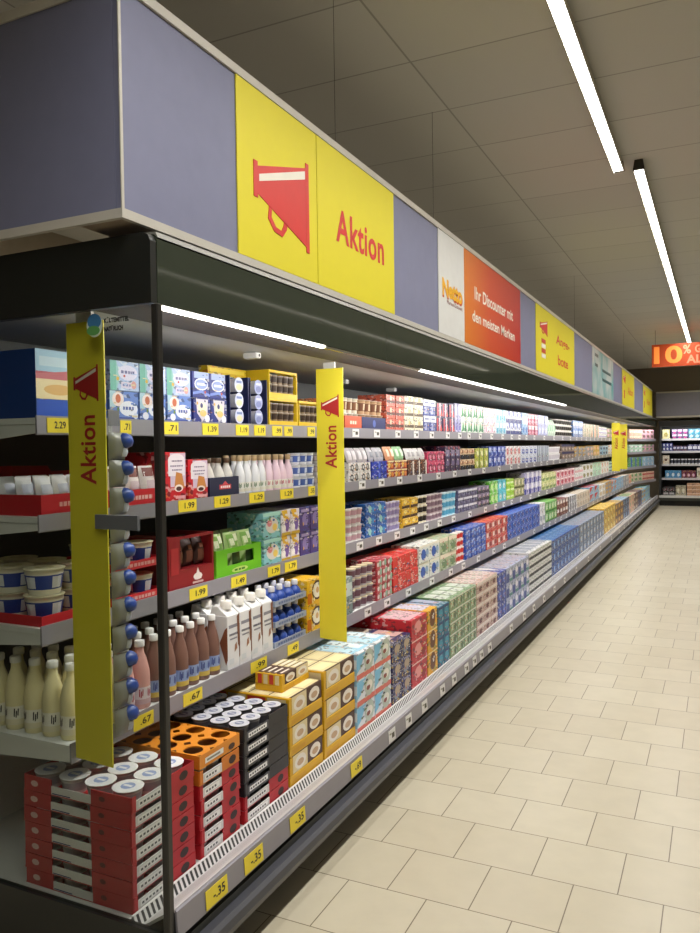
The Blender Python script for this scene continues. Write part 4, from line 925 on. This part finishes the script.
# ------------------------------------------------------------------ bottom deck
# stacks of yoghurt trays: each tray and every cup that shows is an object
def yog_tray(w, d, h, red, panel='#d9d9d8', holes=True):
    mb = MB(); t = .003
    mb.box(-d, 0, -w/2, w/2, 0, t, red)
    c1, c2 = w*.46, d*.36
    F = FX(0)
    hh = h*.96
    # corner pieces fold round from the front to each end
    for s in (-1, 1):
        y0, y1 = sorted((s*w/2, s*(w/2-t)))
        mb.box(-c2, -t, y0, y1, t, hh, red); mb.box(-d+t, -d+c2*.75, y0, y1, t, hh, red)
        mb.box(-d+c2*.75, -c2, y0, y1, t, h*.58, panel)
        fr = (lambda u, v, o, s=s: (u, s*(w/2+o), v)) if s > 0 else (lambda u, v, o: (u, -w/2-o, v))
        if s < 0:
            mb.poly(rect(-d+c2*.75+.004, -d+c2*1.25, h*.10, h*.17), fr, .0006, '#2c3a78'); mb.poly(ell(-c2*.72, h*.52, .012, h*.16, 10), fr, .0006, '#5d1018'); mb.poly(ell(-d+c2*.3, h*.5, .016, h*.2, 8), fr, .0006, '#e2b9b4')
    mb.box(-t, 0, w/2-c1, w/2-t, t, hh, red); mb.box(-t, 0, -w/2+t, -w/2+.02, t, hh, red)
    mb.box(-t, 0, -w/2+.02, w/2-c1, t, h*.66, panel)
    mb.poly(rect(-w/2+.03, w/2-c1-.014, h*.20, h*.56), F, .0006, '#f1f1f0')
    x = -w/2+.036
    while x < w/2-c1-.03:
        mb.poly(rect(x, x+.010, h*.30, h*.44), F, .0009, '#55565c'); x += .016
    if holes: mb.poly(ell(w/2-c1*.42, h*.45, .022, h*.30, 12), F, .0006, '#2b1214')
    mb.box(-d, -d+t, -w/2+t, w/2-t, t, hh, red)
    return (mb.mesh('yoghurt_tray'), [])
def yog_stack(yc, w, d, xf, nl, hl, tpls, cup_tpl, ny, nx, what, z0=SURF[5][1], cups_all_top=True):
    for k in range(nl):
        tt, wd = tpls(k)
        lv = lev_words(k, nl)
        place(tt, 'yoghurt_tray', (xf-random.random()*.004, yc+random.uniform(-.002, .002), z0+k*hl), '%s, %s, %s' % (wd, lv, what), 'tray', 'trays in %s' % what)
        for iy in range(ny):
            for ix in range(nx):
                top = k == nl-1
                if not (iy == 0 or ix == 0 or top): continue
                if top and cup_tpl[1] is None: continue
                px = xf-.006-(ix+.5)*(d-.012)/nx; py = yc-w/2+.006+(iy+.5)*(w-.012)/ny
                place(cup_tpl[0 if not top else 1], 'yoghurt_cup', (px, py, z0+k*hl+.0035), 'cup %s deep, %s along, %s, %s' % (ORD[ix], ORD[iy], lv, what), 'cup', 'yoghurt cups in %s' % what)
hl = .0495
cw = lambda lid, body, band, pr, r=.0455, h=.044: (cup_one(r, h, body, lid, band, 12), cup(r, h+.006, body, lid, band, None, pr, 16))
rt1 = yog_tray(.300, .435, hl, '#b3202a')
yog_stack(1.876, .300, .435, -1.545, 7, hl, lambda k: (rt1, 'red yoghurt tray with white side'), cw('#e6e6ea', '#d4d4d4', '#aaaab0', '#8c9dcb'), 3, 4, 'glass end stack')
RUNS[5].append((1.73, 2.04, 'red tray stack at the glass end'))
# second stack: orange trays lie upside down on top
def hole_tray(w, d, h, col):
    mb = MB(); t = .003; nx, ny = 4, 3
    # lid sheet with round holes, built cell by cell
    cwx, cwy = d/nx, w/ny; r = .034; n = 16
    for i in range(nx):
        for j in range(ny):
            cx, cy = -d+(i+.5)*cwx, -w/2+(j+.5)*cwy
            inn = [(cx+r*math.cos(2*PI*k/n), cy+r*math.sin(2*PI*k/n), h) for k in range(n)]
            out = []
            for k in range(n):
                a = 2*PI*k/n; ca, sa = math.cos(a), math.sin(a)
                q = min(cwx/2/abs(ca) if abs(ca) > 1e-6 else 9, cwy/2/abs(sa) if abs(sa) > 1e-6 else 9)
                out.append((cx+q*ca, cy+q*sa, h))
            low = [(x, y, h-.004) for x, y, z in inn]
            mb.add(inn+out+low, [(k, n+k, n+(k+1) % n, (k+1) % n) for k in range(n)] + [(k, (k+1) % n, 2*n+(k+1) % n, 2*n+k) for k in range(n)], col)
    mb.box(-t, 0, -w/2, w/2, .004, h-.0005, col); mb.box(-d, -d+t, -w/2, w/2, .004, h-.0005, col)
    for s in (-1, 1):
        y0, y1 = sorted((s*w/2, s*(w/2-t))); mb.box(-d+t, -t, y0, y1, .004, h-.0005, col)
    mb.box(-d+t, -t, -w/2+t, w/2-t, .004, .008, '#5a3010')
    mb.poly(rect(-w/2+.03, w/2-.10, h*.30, h*.68), FX(0), .0006, '#efece6'); mb.poly(rect(-w/2+.04, w/2-.12, h*.42, h*.56), FX(0), .0009, '#8a8a86')
    mb.poly(ell(w/2-.05, h*.4, .02, h*.22, 10), FX(0), .0006, '#3a1a0c')
    return (mb.mesh('yoghurt_tray'), [])
rt2 = yog_tray(.235, .435, hl, '#b8222c'); rt2o = yog_tray(.235, .435, hl, '#d27a26'); ht = hole_tray(.235, .435, hl, '#e08d2a')
def second(k):
    if k == 6: return ht, 'orange tray with round holes'
    if k == 5: return rt2o, 'orange yoghurt tray'
    return rt2, 'red yoghurt tray with white front strip'
yog_stack(2.172, .235, .435, -1.545, 7, hl, second, (cup_one(.036, .044, '#d4d0cf', '#e4e4e6', '#a8a3a6', 12), None), 3, 5, 'orange topped stack')
RUNS[5].append((2.05, 2.30, 'orange topped stack'))
# third stack: black trays above red ones
rt3 = yog_tray(.315, .435, hl, '#b3202a'); bt3 = yog_tray(.315, .435, hl, '#2b2a2d', '#4a4a50', False)
yog_stack(2.475, .315, .435, -1.545, 7, hl, lambda k: (rt3, 'red yoghurt tray') if k < 2 else (bt3, 'black yoghurt tray with grey labels'), cw('#c9cad2', '#8f8d92', '#57565c', '#7a82a0', .036), 4, 5, 'black stack')
RUNS[5].append((2.315, 2.635, 'black tray stack'))
# yellow pudding packs
def pudding(cream_first):
    def f(w, h=.118, d=.40):
        a, b = ('#e4d4a4', '#4a2a1a') if cream_first else ('#4a2a1a', '#e4d4a4')
        mb = MB(); mb.box(-d, 0, -w/2, w/2, 0, h*.36, '#d6a512', .002); mb.box(-d+.002, 0, -w/2, -w/2+.022, h*.36, h*.99, '#d6a512'); mb.box(-d+.002, -.002, -w/2+.0225, w/2-.002, h*.36, h, '#4a2a1a', .002)
        F = FX(0)
        deco(mb, [('r', .06, .44, .07, .22, '#d09a14')], w, h, F)
        U = lambda u: (u-.5)*w
        G = FX(-.002)
        mb.poly(rect(U(.09), U(.52), h*.38, h*.985), G, .0006, a); mb.poly(rect(U(.53), U(.98), h*.38, h*.985), G, .0006, b)
        for uc in (.305, .755):
            mb.poly(ell(U(uc), h*.67, w*.165, h*.25, 16), G, .0010, '#efe8da'); mb.poly(ell(U(uc), h*.64, w*.10, h*.12, 12), G, .0014, '#c9a884')
        S = lambda u, v, o: (u, -w/2-o, v)
        for i in range(4):
            u0 = -d+.01+i*(d-.02)/4; mb.poly(rect(u0+.004, u0+(d-.02)/4-.004, h*.40, h*.95), S, .0006, '#dccaa0' if i % 2 else '#c23a2a'); 
        T = FZ(h)
        for i in range(4):
            for j in range(2):
                x0 = -d+.006+i*(d-.012)/4; y0 = -w/2+.006+j*(w-.012)/2; cc = (a, b)[j]
                mb.poly(rect(x0+.003, x0+(d-.012)/4-.003, y0+.003, y0+(w-.012)/2-.003), T, .0005, cc if k_top[0] else '#e4d4a4')
                mb.poly(rect(x0+.02, x0+(d-.012)/4-.02, y0+.02, y0+(w-.012)/2-.02), T, .0009, '#efe2b4' if not k_top[0] else '#efe8da')
        return (mb.mesh('pudding_pack'), [])
    return f
k_top = [False]
run(5, 2.645, 2.935, 1, pudding(True), 'yellow pudding pack with white discs, left stack', 'pack', h=.1185, d=.40, stack=3)
k_top = [True]
run(5, 2.70, 2.935, 1, lambda w: pudding(False)(w, .072, .13), 'small brown pudding pack lying on the left yellow stack', 'pack', h=.072, x=-1.61, z=.359, note=False)
k_top = [False]
run(5, 2.945, 3.265, 1, lambda w: pudding(True)(w, .127), 'yellow pudding pack with white discs, right stack', 'pack', h=.1275, d=.40, stack=3)

def deckrun(y0, y1, n, make, desc, cat='carton', h=.1, stack=3, d=.42, rows=1, **kw): run(5, y0, y1, n, make, desc, cat, h=h, stack=stack, d=d, rows=rows, jit=.001, name='multipack_carton', **kw)
def milkrice(w): return carton(w, .125, .42, '#dfe3e6', [('p', [(0, .25), (0, .95), (.5, .95), (.2, .4)], '#7fc0e0'), ('r', 0, 1, 0, .2, '#d8705e'), ('e', .68, .58, .26, .42, '#b9c3b4'), ('e', .68, .58, .18, .19, '#e9e6d8'), ('e', .62, .5, .1, .1, '#8a4a3c')], top=[('r', .05, .95, .05, .95, '#9fd2e8'), ('r', .1, .45, .1, .9, '#c4e2ee'), ('r', .55, .9, .1, .9, '#dfeef2')], side=[('r', 0, 1, .2, 1, '#9fcbe2'), ('r', 0, 1, .45, .8, '#e6eef0')])
deckrun(3.275, 3.70, 2, milkrice, 'white and sky blue carton with red foot', h=.125)
deckrun(3.715, 3.99, 2, lambda w: carton(w, .108, .42, '#2a2a5c', [('e', .55, .6, .3, .26, '#b9a68c'), ('e', .4, .35, .22, .16, '#8a94a0'), ('l', .2, .8, .9, .07, '#9a9ac8')], top=[('r', .1, .9, .1, .45, '#cfa4a0'), ('r', .1, .9, .55, .9, '#d8c9b8')]), 'midnight blue carton with food picture', h=.108)
deckrun(4.0, 4.255, 1, lambda w: carton(w, .128, .42, '#c22430', [('e', .4, .6, .22, .26, '#e89a94'), ('r', 0, 1, 0, .06, '#efc4ba'), ('e', .75, .4, .14, .2, '#8f1620')], top=[('r', .05, .95, .05, .5, '#d8b0b8'), ('r', .2, .8, .6, .9, '#e4d4da')]), 'cherry red carton with pale spot', h=.128)
deckrun(4.265, 4.44, 1, lambda w: carton(w, .128, .42, '#e0a41f', [('e', .5, .6, .28, .42, '#6d3a14'), ('r', 0, 1, 0, .06, '#f2dca0')], top=[('r', .1, .9, .1, .9, '#c9c6d8')]), 'amber carton with brown spot', h=.128)
deckrun(4.45, 4.67, 2, lambda w: carton(w, .092, .42, '#1f6a86', [('e', .5, .55, .3, .3, '#3f9ab0'), ('r', .1, .9, .8, .95, '#2f3a6c')], top=[('r', .1, .9, .1, .9, '#a9b0c4')]), 'deep teal carton', h=.092, stack=4)
deckrun(4.68, 5.275, 4, lambda w: carton(w, .075, .42, '#7f9c72', [('e', .3, .5, .15, .3, '#c6d4ae'), ('e', .7, .5, .15, .3, '#4f6a48'), ('r', 0, 1, .86, 1, '#d8dcca')], top=[('r', .08, .92, .08, .45, '#c6cfc0'), ('r', .08, .92, .55, .92, '#aab8a4')]), 'grey green carton with dark spot', h=.075, stack=5)
deckrun(5.285, 5.85, 3, lambda w: carton(w, .075, .42, '#c6a89c', [('r', 0, 1, .7, 1, '#e6d8ce'), ('e', .5, .35, .22, .24, '#6d3038')], top=[('r', .1, .9, .1, .9, '#d8c4bc')]), 'dusty pink carton with wine spot', h=.075, stack=5)
deckrun(5.86, 6.12, 2, lambda w: carton(w, .12, .42, '#2a3f98', [('e', .5, .5, .26, .26, '#5a74c8')], top=[('e', .5, .5, .4, .4, '#d8d2d0')]), 'ultramarine carton', h=.12)
deckrun(6.13, 6.95, 4, lambda w: carton(w, .12, .42, '#a9aec8', [('r', 0, .45, 0, .6, '#3a4a90'), ('e', .7, .6, .2, .22, '#e6e2ec'), ('r', .5, 1, 0, .2, '#4f8a84')], top=[('r', .05, .95, .05, .95, '#a8a6b4')]), 'grey blue carton with teal foot', h=.12)
deckrun(6.96, 8.0, 5, lambda w: carton(w, .075, .42, '#dcdad8', [('r', 0, 1, .1, .45, '#23242a'), ('c', .3, .72, .14, '#8a8d98')], top=[('r', .1, .9, .1, .9, '#9a9ea6')]), 'white and black striped carton', h=.075, stack=5)
deckrun(8.01, 9.7, 8, lambda w: carton(w, .122, .42, '#2455a4', [('r', .2, .4, 0, 1, '#12306c'), ('e', .65, .55, .2, .25, '#8fb4e0')], top=[('r', .05, .95, .05, .95, '#2f6ea8')]), 'sea blue carton with dark stripe', h=.122)
deckrun(9.71, 12.0, 8, lambda w: carton(w, .12, .42, '#7d90ac', [('r', .1, .3, 0, 1, '#3d4f74'), ('e', .65, .5, .22, .25, '#c4d0de')], top=[('r', .05, .95, .05, .95, '#8796a8')]), 'steel blue carton with pale oval', h=.12)
deckrun(12.02, 13.4, 4, lambda w: carton(w, .126, .42, '#d8ac1c', [('e', .5, .5, .26, .26, '#f0dc80')], top=[('r', .05, .95, .05, .95, '#e0bc3c')]), 'mustard yellow carton with pale oval', h=.126)

# ------------------------------------------------------------------ goods far down the aisle, where a package is a pixel or two
PAL = {'navy': '#26305e', 'mustard': '#d2a838', 'white': '#e6e6e6', 'pink': '#dca4b2', 'beige': '#d2c2a8', 'green': '#5f9c58', 'sky blue': '#8fbcdc', 'brown': '#6a4a3a', 'grey': '#9a9ca4', 'orange': '#d87e3c',
       'lilac': '#b0a8d4', 'red': '#c03a3c', 'teal': '#3a8a8c', 'peach': '#e4b698', 'olive': '#8a8a52', 'mint': '#b4dcc4', 'ivory': '#eee6d0', 'blue': '#3a5cae'}
SHAPES = ['oval', 'band', 'corner', 'disc', 'block', 'stripe']
rng = random.Random(41)
def far_make(c1, c2, shp, h, d):
    a, b = PAL[c1], PAL[c2]
    f = {'oval': [('e', .5, .5, .32, .3, b)], 'band': [('r', 0, 1, .3, .62, b)], 'corner': [('p', [(0, 1), (.7, 1), (0, .2)], b)], 'disc': [('c', .5, .5, .36, b)], 'block': [('r', .15, .75, .3, .85, b)], 'stripe': [('r', .3, .6, 0, 1, b)]}[shp]
    return lambda w: carton(w, h, d, a, f, top=[('r', .1, .9, .1, .9, b)])
USED = set()
MIX = {1: ['olive', 'mustard', 'white', 'beige', 'peach', 'pink', 'ivory', 'mint', 'lilac'], 2: ['orange', 'mustard', 'grey', 'sky blue', 'green', 'mint', 'white', 'pink', 'peach'],
       3: ['blue', 'green', 'grey', 'mint', 'teal', 'sky blue', 'white', 'ivory'], 4: ['lilac', 'grey', 'white', 'blue', 'pink', 'mint', 'sky blue', 'peach'], 5: ['navy', 'grey', 'sky blue', 'teal', 'beige', 'peach', 'brown', 'blue']}
for sh, ys in ((1, 12.32), (2, 11.52), (3, 11.52), (4, 12.22), (5, 13.42)):
    y = ys
    end = 20.5 if sh == 5 else 18.45
    while y < end-.3:
        ln = rng.uniform(.7, 1.2)
        if y+ln > end-.45: ln = end-y
        while True:
            k = (rng.choice(MIX[sh]), rng.choice(list(PAL)), rng.choice(SHAPES))
            if k[0] != k[1] and k not in USED: break
        USED.add(k)
        n = max(2, round(ln/.42)); hh = {1: .22, 2: .18, 3: .22, 4: .22, 5: .34}[sh]*rng.uniform(.85, 1.05); st_ = rng.choice((2, 2, 3)) if sh < 5 else 3
        run(sh, y, y+ln-.01, n, far_make(*k, hh/st_-.001, .24), 'far %s carton with %s %s' % k, 'carton', name='display_carton', h=hh/st_-.001, d=.24, stack=st_)
        y += ln

# goods on the slanting corner shelves
cdx, cdy = CB[0]-CA[0], CB[1]-CA[1]; cl = math.hypot(cdx, cdy); cdx /= cl; cdy /= cl
for sh, kinds in ((1, (('peach', 'ivory', 'band'), ('pink', 'brown', 'block'))), (2, (('mint', 'white', 'oval'), ('pink', 'green', 'corner'))), (3, (('green', 'blue', 'stripe'), ('sky blue', 'white', 'disc'))), (4, (('beige', 'green', 'oval'), ('peach', 'red', 'band')))):
    z = ZBASE[sh]
    for q, k in enumerate(kinds):
        hh = (.11, .085, .11, .10)[sh-1]; tpl = far_make(*k, hh, .10)(.30)
        for i in range(3):
            for j in range(2):
                s_ = .32+q*.94+i*.312+.0; px, py = CA[0]+cdx*s_-cdy*.006, CA[1]+cdy*s_+cdx*.006
                place(tpl, 'display_carton', (px, py, z+.0006+j*(hh+.0008)), 'corner %s carton with %s %s, ' % k + '%s, %s, %s' % (pos_words(i, 3), lev_words(j, 2), SHELFN[sh]), 'carton', 'corner %s cartons with %s %s' % k, -math.atan2(cdx, cdy))

# ------------------------------------------------------------------ goods in the far case, facing the camera
def frun(level, x0, x1, n, make, desc, cat='carton', h=.1, stack=1, d=.2):
    z = {1: 1.6875, 2: 1.3725, 3: 1.0425, 4: .6875, 5: .2625}[level]; yf = FSY+.012 if level < 5 else FY+.12
    w = (x1-x0)/n; tpl = make(w-.004); sname = {1: 'top', 2: 'second', 3: 'third', 4: 'fourth', 5: 'lowest'}[level] + ' shelf of the far case'
    for i in range(n):
        for k in range(stack):
            bits = [b for b in (pos_words(i, n), lev_words(k, stack)) if b]
            place(tpl, cat, (x0+(i+.5)*w, yf+(w/2 if cat == 'cup' else 0), z+k*(h+.0008)), desc + (', ' + ', '.join(bits) if bits else '') + ', ' + sname, cat, desc + ' on the far case' if n*stack > 1 else None, -PI/2)
frun(1, -1.30, -1.13, 1, lambda w: carton(w, .235, .2, '#e4dfa8', [('e', .5, .45, .28, .22, '#a89a4a')]), 'pale yellow carton with olive spot', h=.235)
frun(1, -1.08, -.70, 3, lambda w: carton(w, .12, .2, '#4a2f6c', [('r', .1, .9, .5, .9, '#d8d2e6'), ('e', .5, .25, .3, .18, '#b84a8a')]), 'purple carton with white block', h=.12, stack=2)
frun(1, -.69, -.15, 4, lambda w: carton(w, .12, .2, '#2f8fae', [('e', .5, .5, .3, .3, '#a9dcea')]), 'cyan carton with pale oval', h=.12, stack=2)
frun(2, -1.30, -1.06, 3, lambda w: carton(w, .10, .2, '#2a2f7c', [('e', .5, .6, .28, .26, '#e0e2f0')]), 'indigo carton with white oval', h=.10, stack=2)
frun(2, -1.05, -.72, 4, lambda w: carton(w, .13, .2, '#24265c', [('r', .15, .85, .45, .8, '#c9cce2')]), 'dark indigo carton with pale band', h=.13)
frun(2, -.71, -.15, 5, lambda w: carton(w, .16, .2, '#34366e', [('r', .1, .9, .3, .75, '#dddfee')]), 'slate carton with white block', h=.16)
frun(3, -1.30, -1.14, 1, lambda w: carton(w, .22, .2, '#ded6c4', [('c', .5, .5, .22, '#6a4a3c')]), 'cream carton with brown disc', h=.22)
frun(3, -1.12, -.15, 12, lambda w: cup_one(w*.42, .13, '#e6e6ea', '#f2f2f4', '#4a4c5c'), 'white cup with dark band', 'cup', h=.13)
frun(4, -1.24, -.86, 3, lambda w: carton(w, .19, .2, '#4a8fc8', [('e', .5, .45, .28, .24, '#cfe4f4')]), 'sky blue carton with white oval', h=.19)
frun(4, -.85, -.52, 3, lambda w: carton(w, .19, .2, '#6a1f44', [('e', .5, .4, .28, .2, '#dcb4c8')]), 'wine carton with pink oval', h=.19)
frun(4, -.50, -.15, 2, lambda w: carton(w, .26, .2, '#d6d2c2', [('r', .2, .8, .3, .7, '#a8a08a')]), 'putty carton with tan block', h=.26)
frun(5, -1.28, -1.0, 2, lambda w: carton(w, .2, .25, '#2f2c30', [('r', .1, .9, .1, .35, '#b8b4b4')]), 'black carton with grey bar', h=.2)
frun(5, -.98, -.74, 2, lambda w: carton(w, .24, .25, '#b4ac92', [('e', .5, .5, .25, .25, '#e2dcc8')]), 'khaki carton with cream oval', h=.24)
frun(5, -.72, -.15, 3, lambda w: carton(w, .10, .25, '#c89a7a', [('r', 0, 1, .4, .6, '#e6ccb6')]), 'tan carton with pale band', h=.10, stack=3)

# ------------------------------------------------------------------ clip strip hanging between the banner and the post
cs = empty('clip_strip', (-1.752, 1.945, .66), 'grey plastic clip strip hanging beside the first banner behind the glass', 'clip strip')
mb = MB(); mb.box(-.002, 0, -.055, -.038, 0, 1.05, M('#a8aaa8', .3)); part('tape', mb, cs)
mb = MB(); mb.box(-.135, .001, -.056, -.030, 1.0505, 1.0525, M('#8c8c90', .3)); mb.box(-.001, .002, -.056, -.006, 1.0, 1.05, M('#77777c', .3)); part('hanger', mb, cs)
def clip_pouch():
    mb = MB(); nu = nv = 6; w, h, t = .075, .086, .03
    def P(u, v, s): 
        th = t*.5*math.sin(PI*v)**.6*max(0, 1-(2*u-1)**4)
        return (s*th+.016, (u-.5)*w, h*v)
    for s in (1, -1):
        vs = [P(i/nu, j/nv, s) for j in range(nv+1) for i in range(nu+1)]
        fs = [(j*7+i, j*7+i+1, (j+1)*7+i+1, (j+1)*7+i) for j in range(nv) for i in range(nu)]
        mb.add(vs, fs if s > 0 else [f[::-1] for f in fs], M('#797a72', .3), True)
    c = MB(); c.lathe([(.006, 0), (.026, .008), (.031, .024), (.026, .040), (.010, .050)], M('#2e4a9c', .3), 10)
    c2 = MB(); c2.lathe([(.012, 0), (.017, .012), (.017, .028)], M('#b9bfd2', .3), 10)
    return (None, [('bag', mb.mesh('bag'), (0, 0, 0), '', []), ('blue_end', c.mesh('blue_end'), (.016, .034, .034), '', []), ('pale_end', c2.mesh('pale_end'), (.016, .026, .008), '', [])])
cpt = clip_pouch()
for k in range(11):
    place(cpt, 'hanging_pouch', (-1.750, 1.906, .668+k*.0885), 'small grey pouch with blue end on the clip strip, %s' % ('lowest' if k == 0 else 'highest' if k == 10 else ORD[k]+' from the bottom'), 'pouch', 'pouches on the clip strip')

# ------------------------------------------------------------------ price tags on the rails
def near_desc(sh, y):
    best = min(RUNS[sh], key=lambda r: 0 if r[0] <= y <= r[1] else min(abs(y-r[0]), abs(y-r[1])))
    return best
TAGC = {}
def price_tag(sh, y0, y1, yellow=True, txt=None):
    w = y1-y0; ym = (y0+y1)/2
    if sh == 5: X, z, hgt = -1.3700, .2155, .056
    else: xs, z1, z0 = SH[sh-1]; X, z, hgt = xs+.0012, z0+.007, .046
    r = near_desc(sh, ym)
    d = r[2].split(' beside the')[0].split(' just past')[0]
    key = (sh, r[2]); TAGC[key] = TAGC.get(key, 0)+1
    nth = '' if TAGC[key] == 1 else ' %s' % ('', '', 'second', 'third', 'fourth', 'fifth', 'sixth')[TAGC[key]]
    far = ''
    lab = '%s%s price tag under the %s%s' % ('yellow' if yellow else 'white', nth, d, far)
    if len(lab.split()) > 16: lab = ' '.join(lab.split()[:16])
    col = M('#f2dc3a', .45) if yellow else M('#e6e5e4', .45)
    mb = MB(); mb.box(0, .0015, -w/2, w/2, 0, hgt, col)
    if not txt:
        mb.poly(rect(-w*.05, w*.32, hgt*.28, hgt*.68), FX(.0015), .0003, '#4a4636'); mb.poly(rect(-w*.38, -w*.12, hgt*.62, hgt*.74), FX(.0015), .0003, '#8a8670')
    o = link('price_tag', mb.mesh('price_tag'), None, (X, ym, z)); tag(o, lab, 'price tag', ('yellow' if yellow else 'white') + ' price tags on the rails')
    if sh == 5: o.rotation_euler = (0, -.06, 0)
    if txt:
        put_text('price_print', txt, o, (.0020, w*.10, hgt*.52), AX, M('#2c2a20', .5), width=w*.55, height=hgt*.50, bold=.02)
for y, tx in ((1.896, '-.35'), (2.102, '-.35'), (2.393, '-.35'), (2.895, '-.69')): price_tag(5, y-.055, y+.055, True, tx)
for y in (3.284, 3.496, 3.723, 4.01, 4.216, 4.457, 4.625, 4.782): price_tag(5, y-.04, y+.04, False)
for k, (a, b, tx) in enumerate(((1.755, 1.841, '2.29'), (2.079, 2.134, '.71'), (2.309, 2.398, '.71'), (2.551, 2.661, '1.39'), (2.79, 2.89, '1.19'), (2.935, 3.03, '1.19'), (3.09, 3.18, '.99'), (3.20, 3.28, '.99'), (3.431, 3.51, '.99'))): price_tag(1, a, b, True, tx)
for a, b, tx in ((2.389, 2.502, '1.99'), (2.623, 2.738, '1.29'), (2.886, 3.01, '1.29'), (3.153, 3.277, '1.29'), (3.43, 3.5, '.55')): price_tag(2, a, b, True, tx)
for a, b, tx in ((2.447, 2.564, '1.99'), (2.734, 2.85, '1.49'), (3.03, 3.14, '1.79'), (3.185, 3.30, '1.79')): price_tag(3, a, b, True, tx)
for a, b, tx in ((1.99, 2.09, '.67'), (2.255, 2.369, '.67'), (2.705, 2.831, '.99'), (3.01, 3.111, '.49')): price_tag(4, a, b, True, tx)
for sh in (1, 2, 3, 4, 5):
    for (a, b, d) in RUNS[sh]:
        if sh == 5 and b < 4.8 or b < 3.75: continue
        ln = b-a; n = 1 if ln < .62 else 2
        for i in range(n):
            y = a+(i+.5)*ln/n; price_tag(sh, y-.045, y+.045, False)

# ------------------------------------------------------------------ world and view
w = bpy.data.worlds.new('world'); bpy.context.scene.world = w; w.use_nodes = True
w.node_tree.nodes['Background'].inputs['Color'].default_value = (0.02, 0.02, 0.02, 1)
vs = bpy.context.scene.view_settings
vs.view_transform = 'Standard'; vs.look = 'None'; vs.gamma = 1.0; vs.use_curve_mapping = False
vs.exposure = 0.15
cy = bpy.context.scene.cycles
cy.use_denoising = True; cy.max_bounces = 8; cy.transparent_max_bounces = 12; cy.caustics_reflective = False; cy.caustics_refractive = False
cy.sample_clamp_indirect = 6
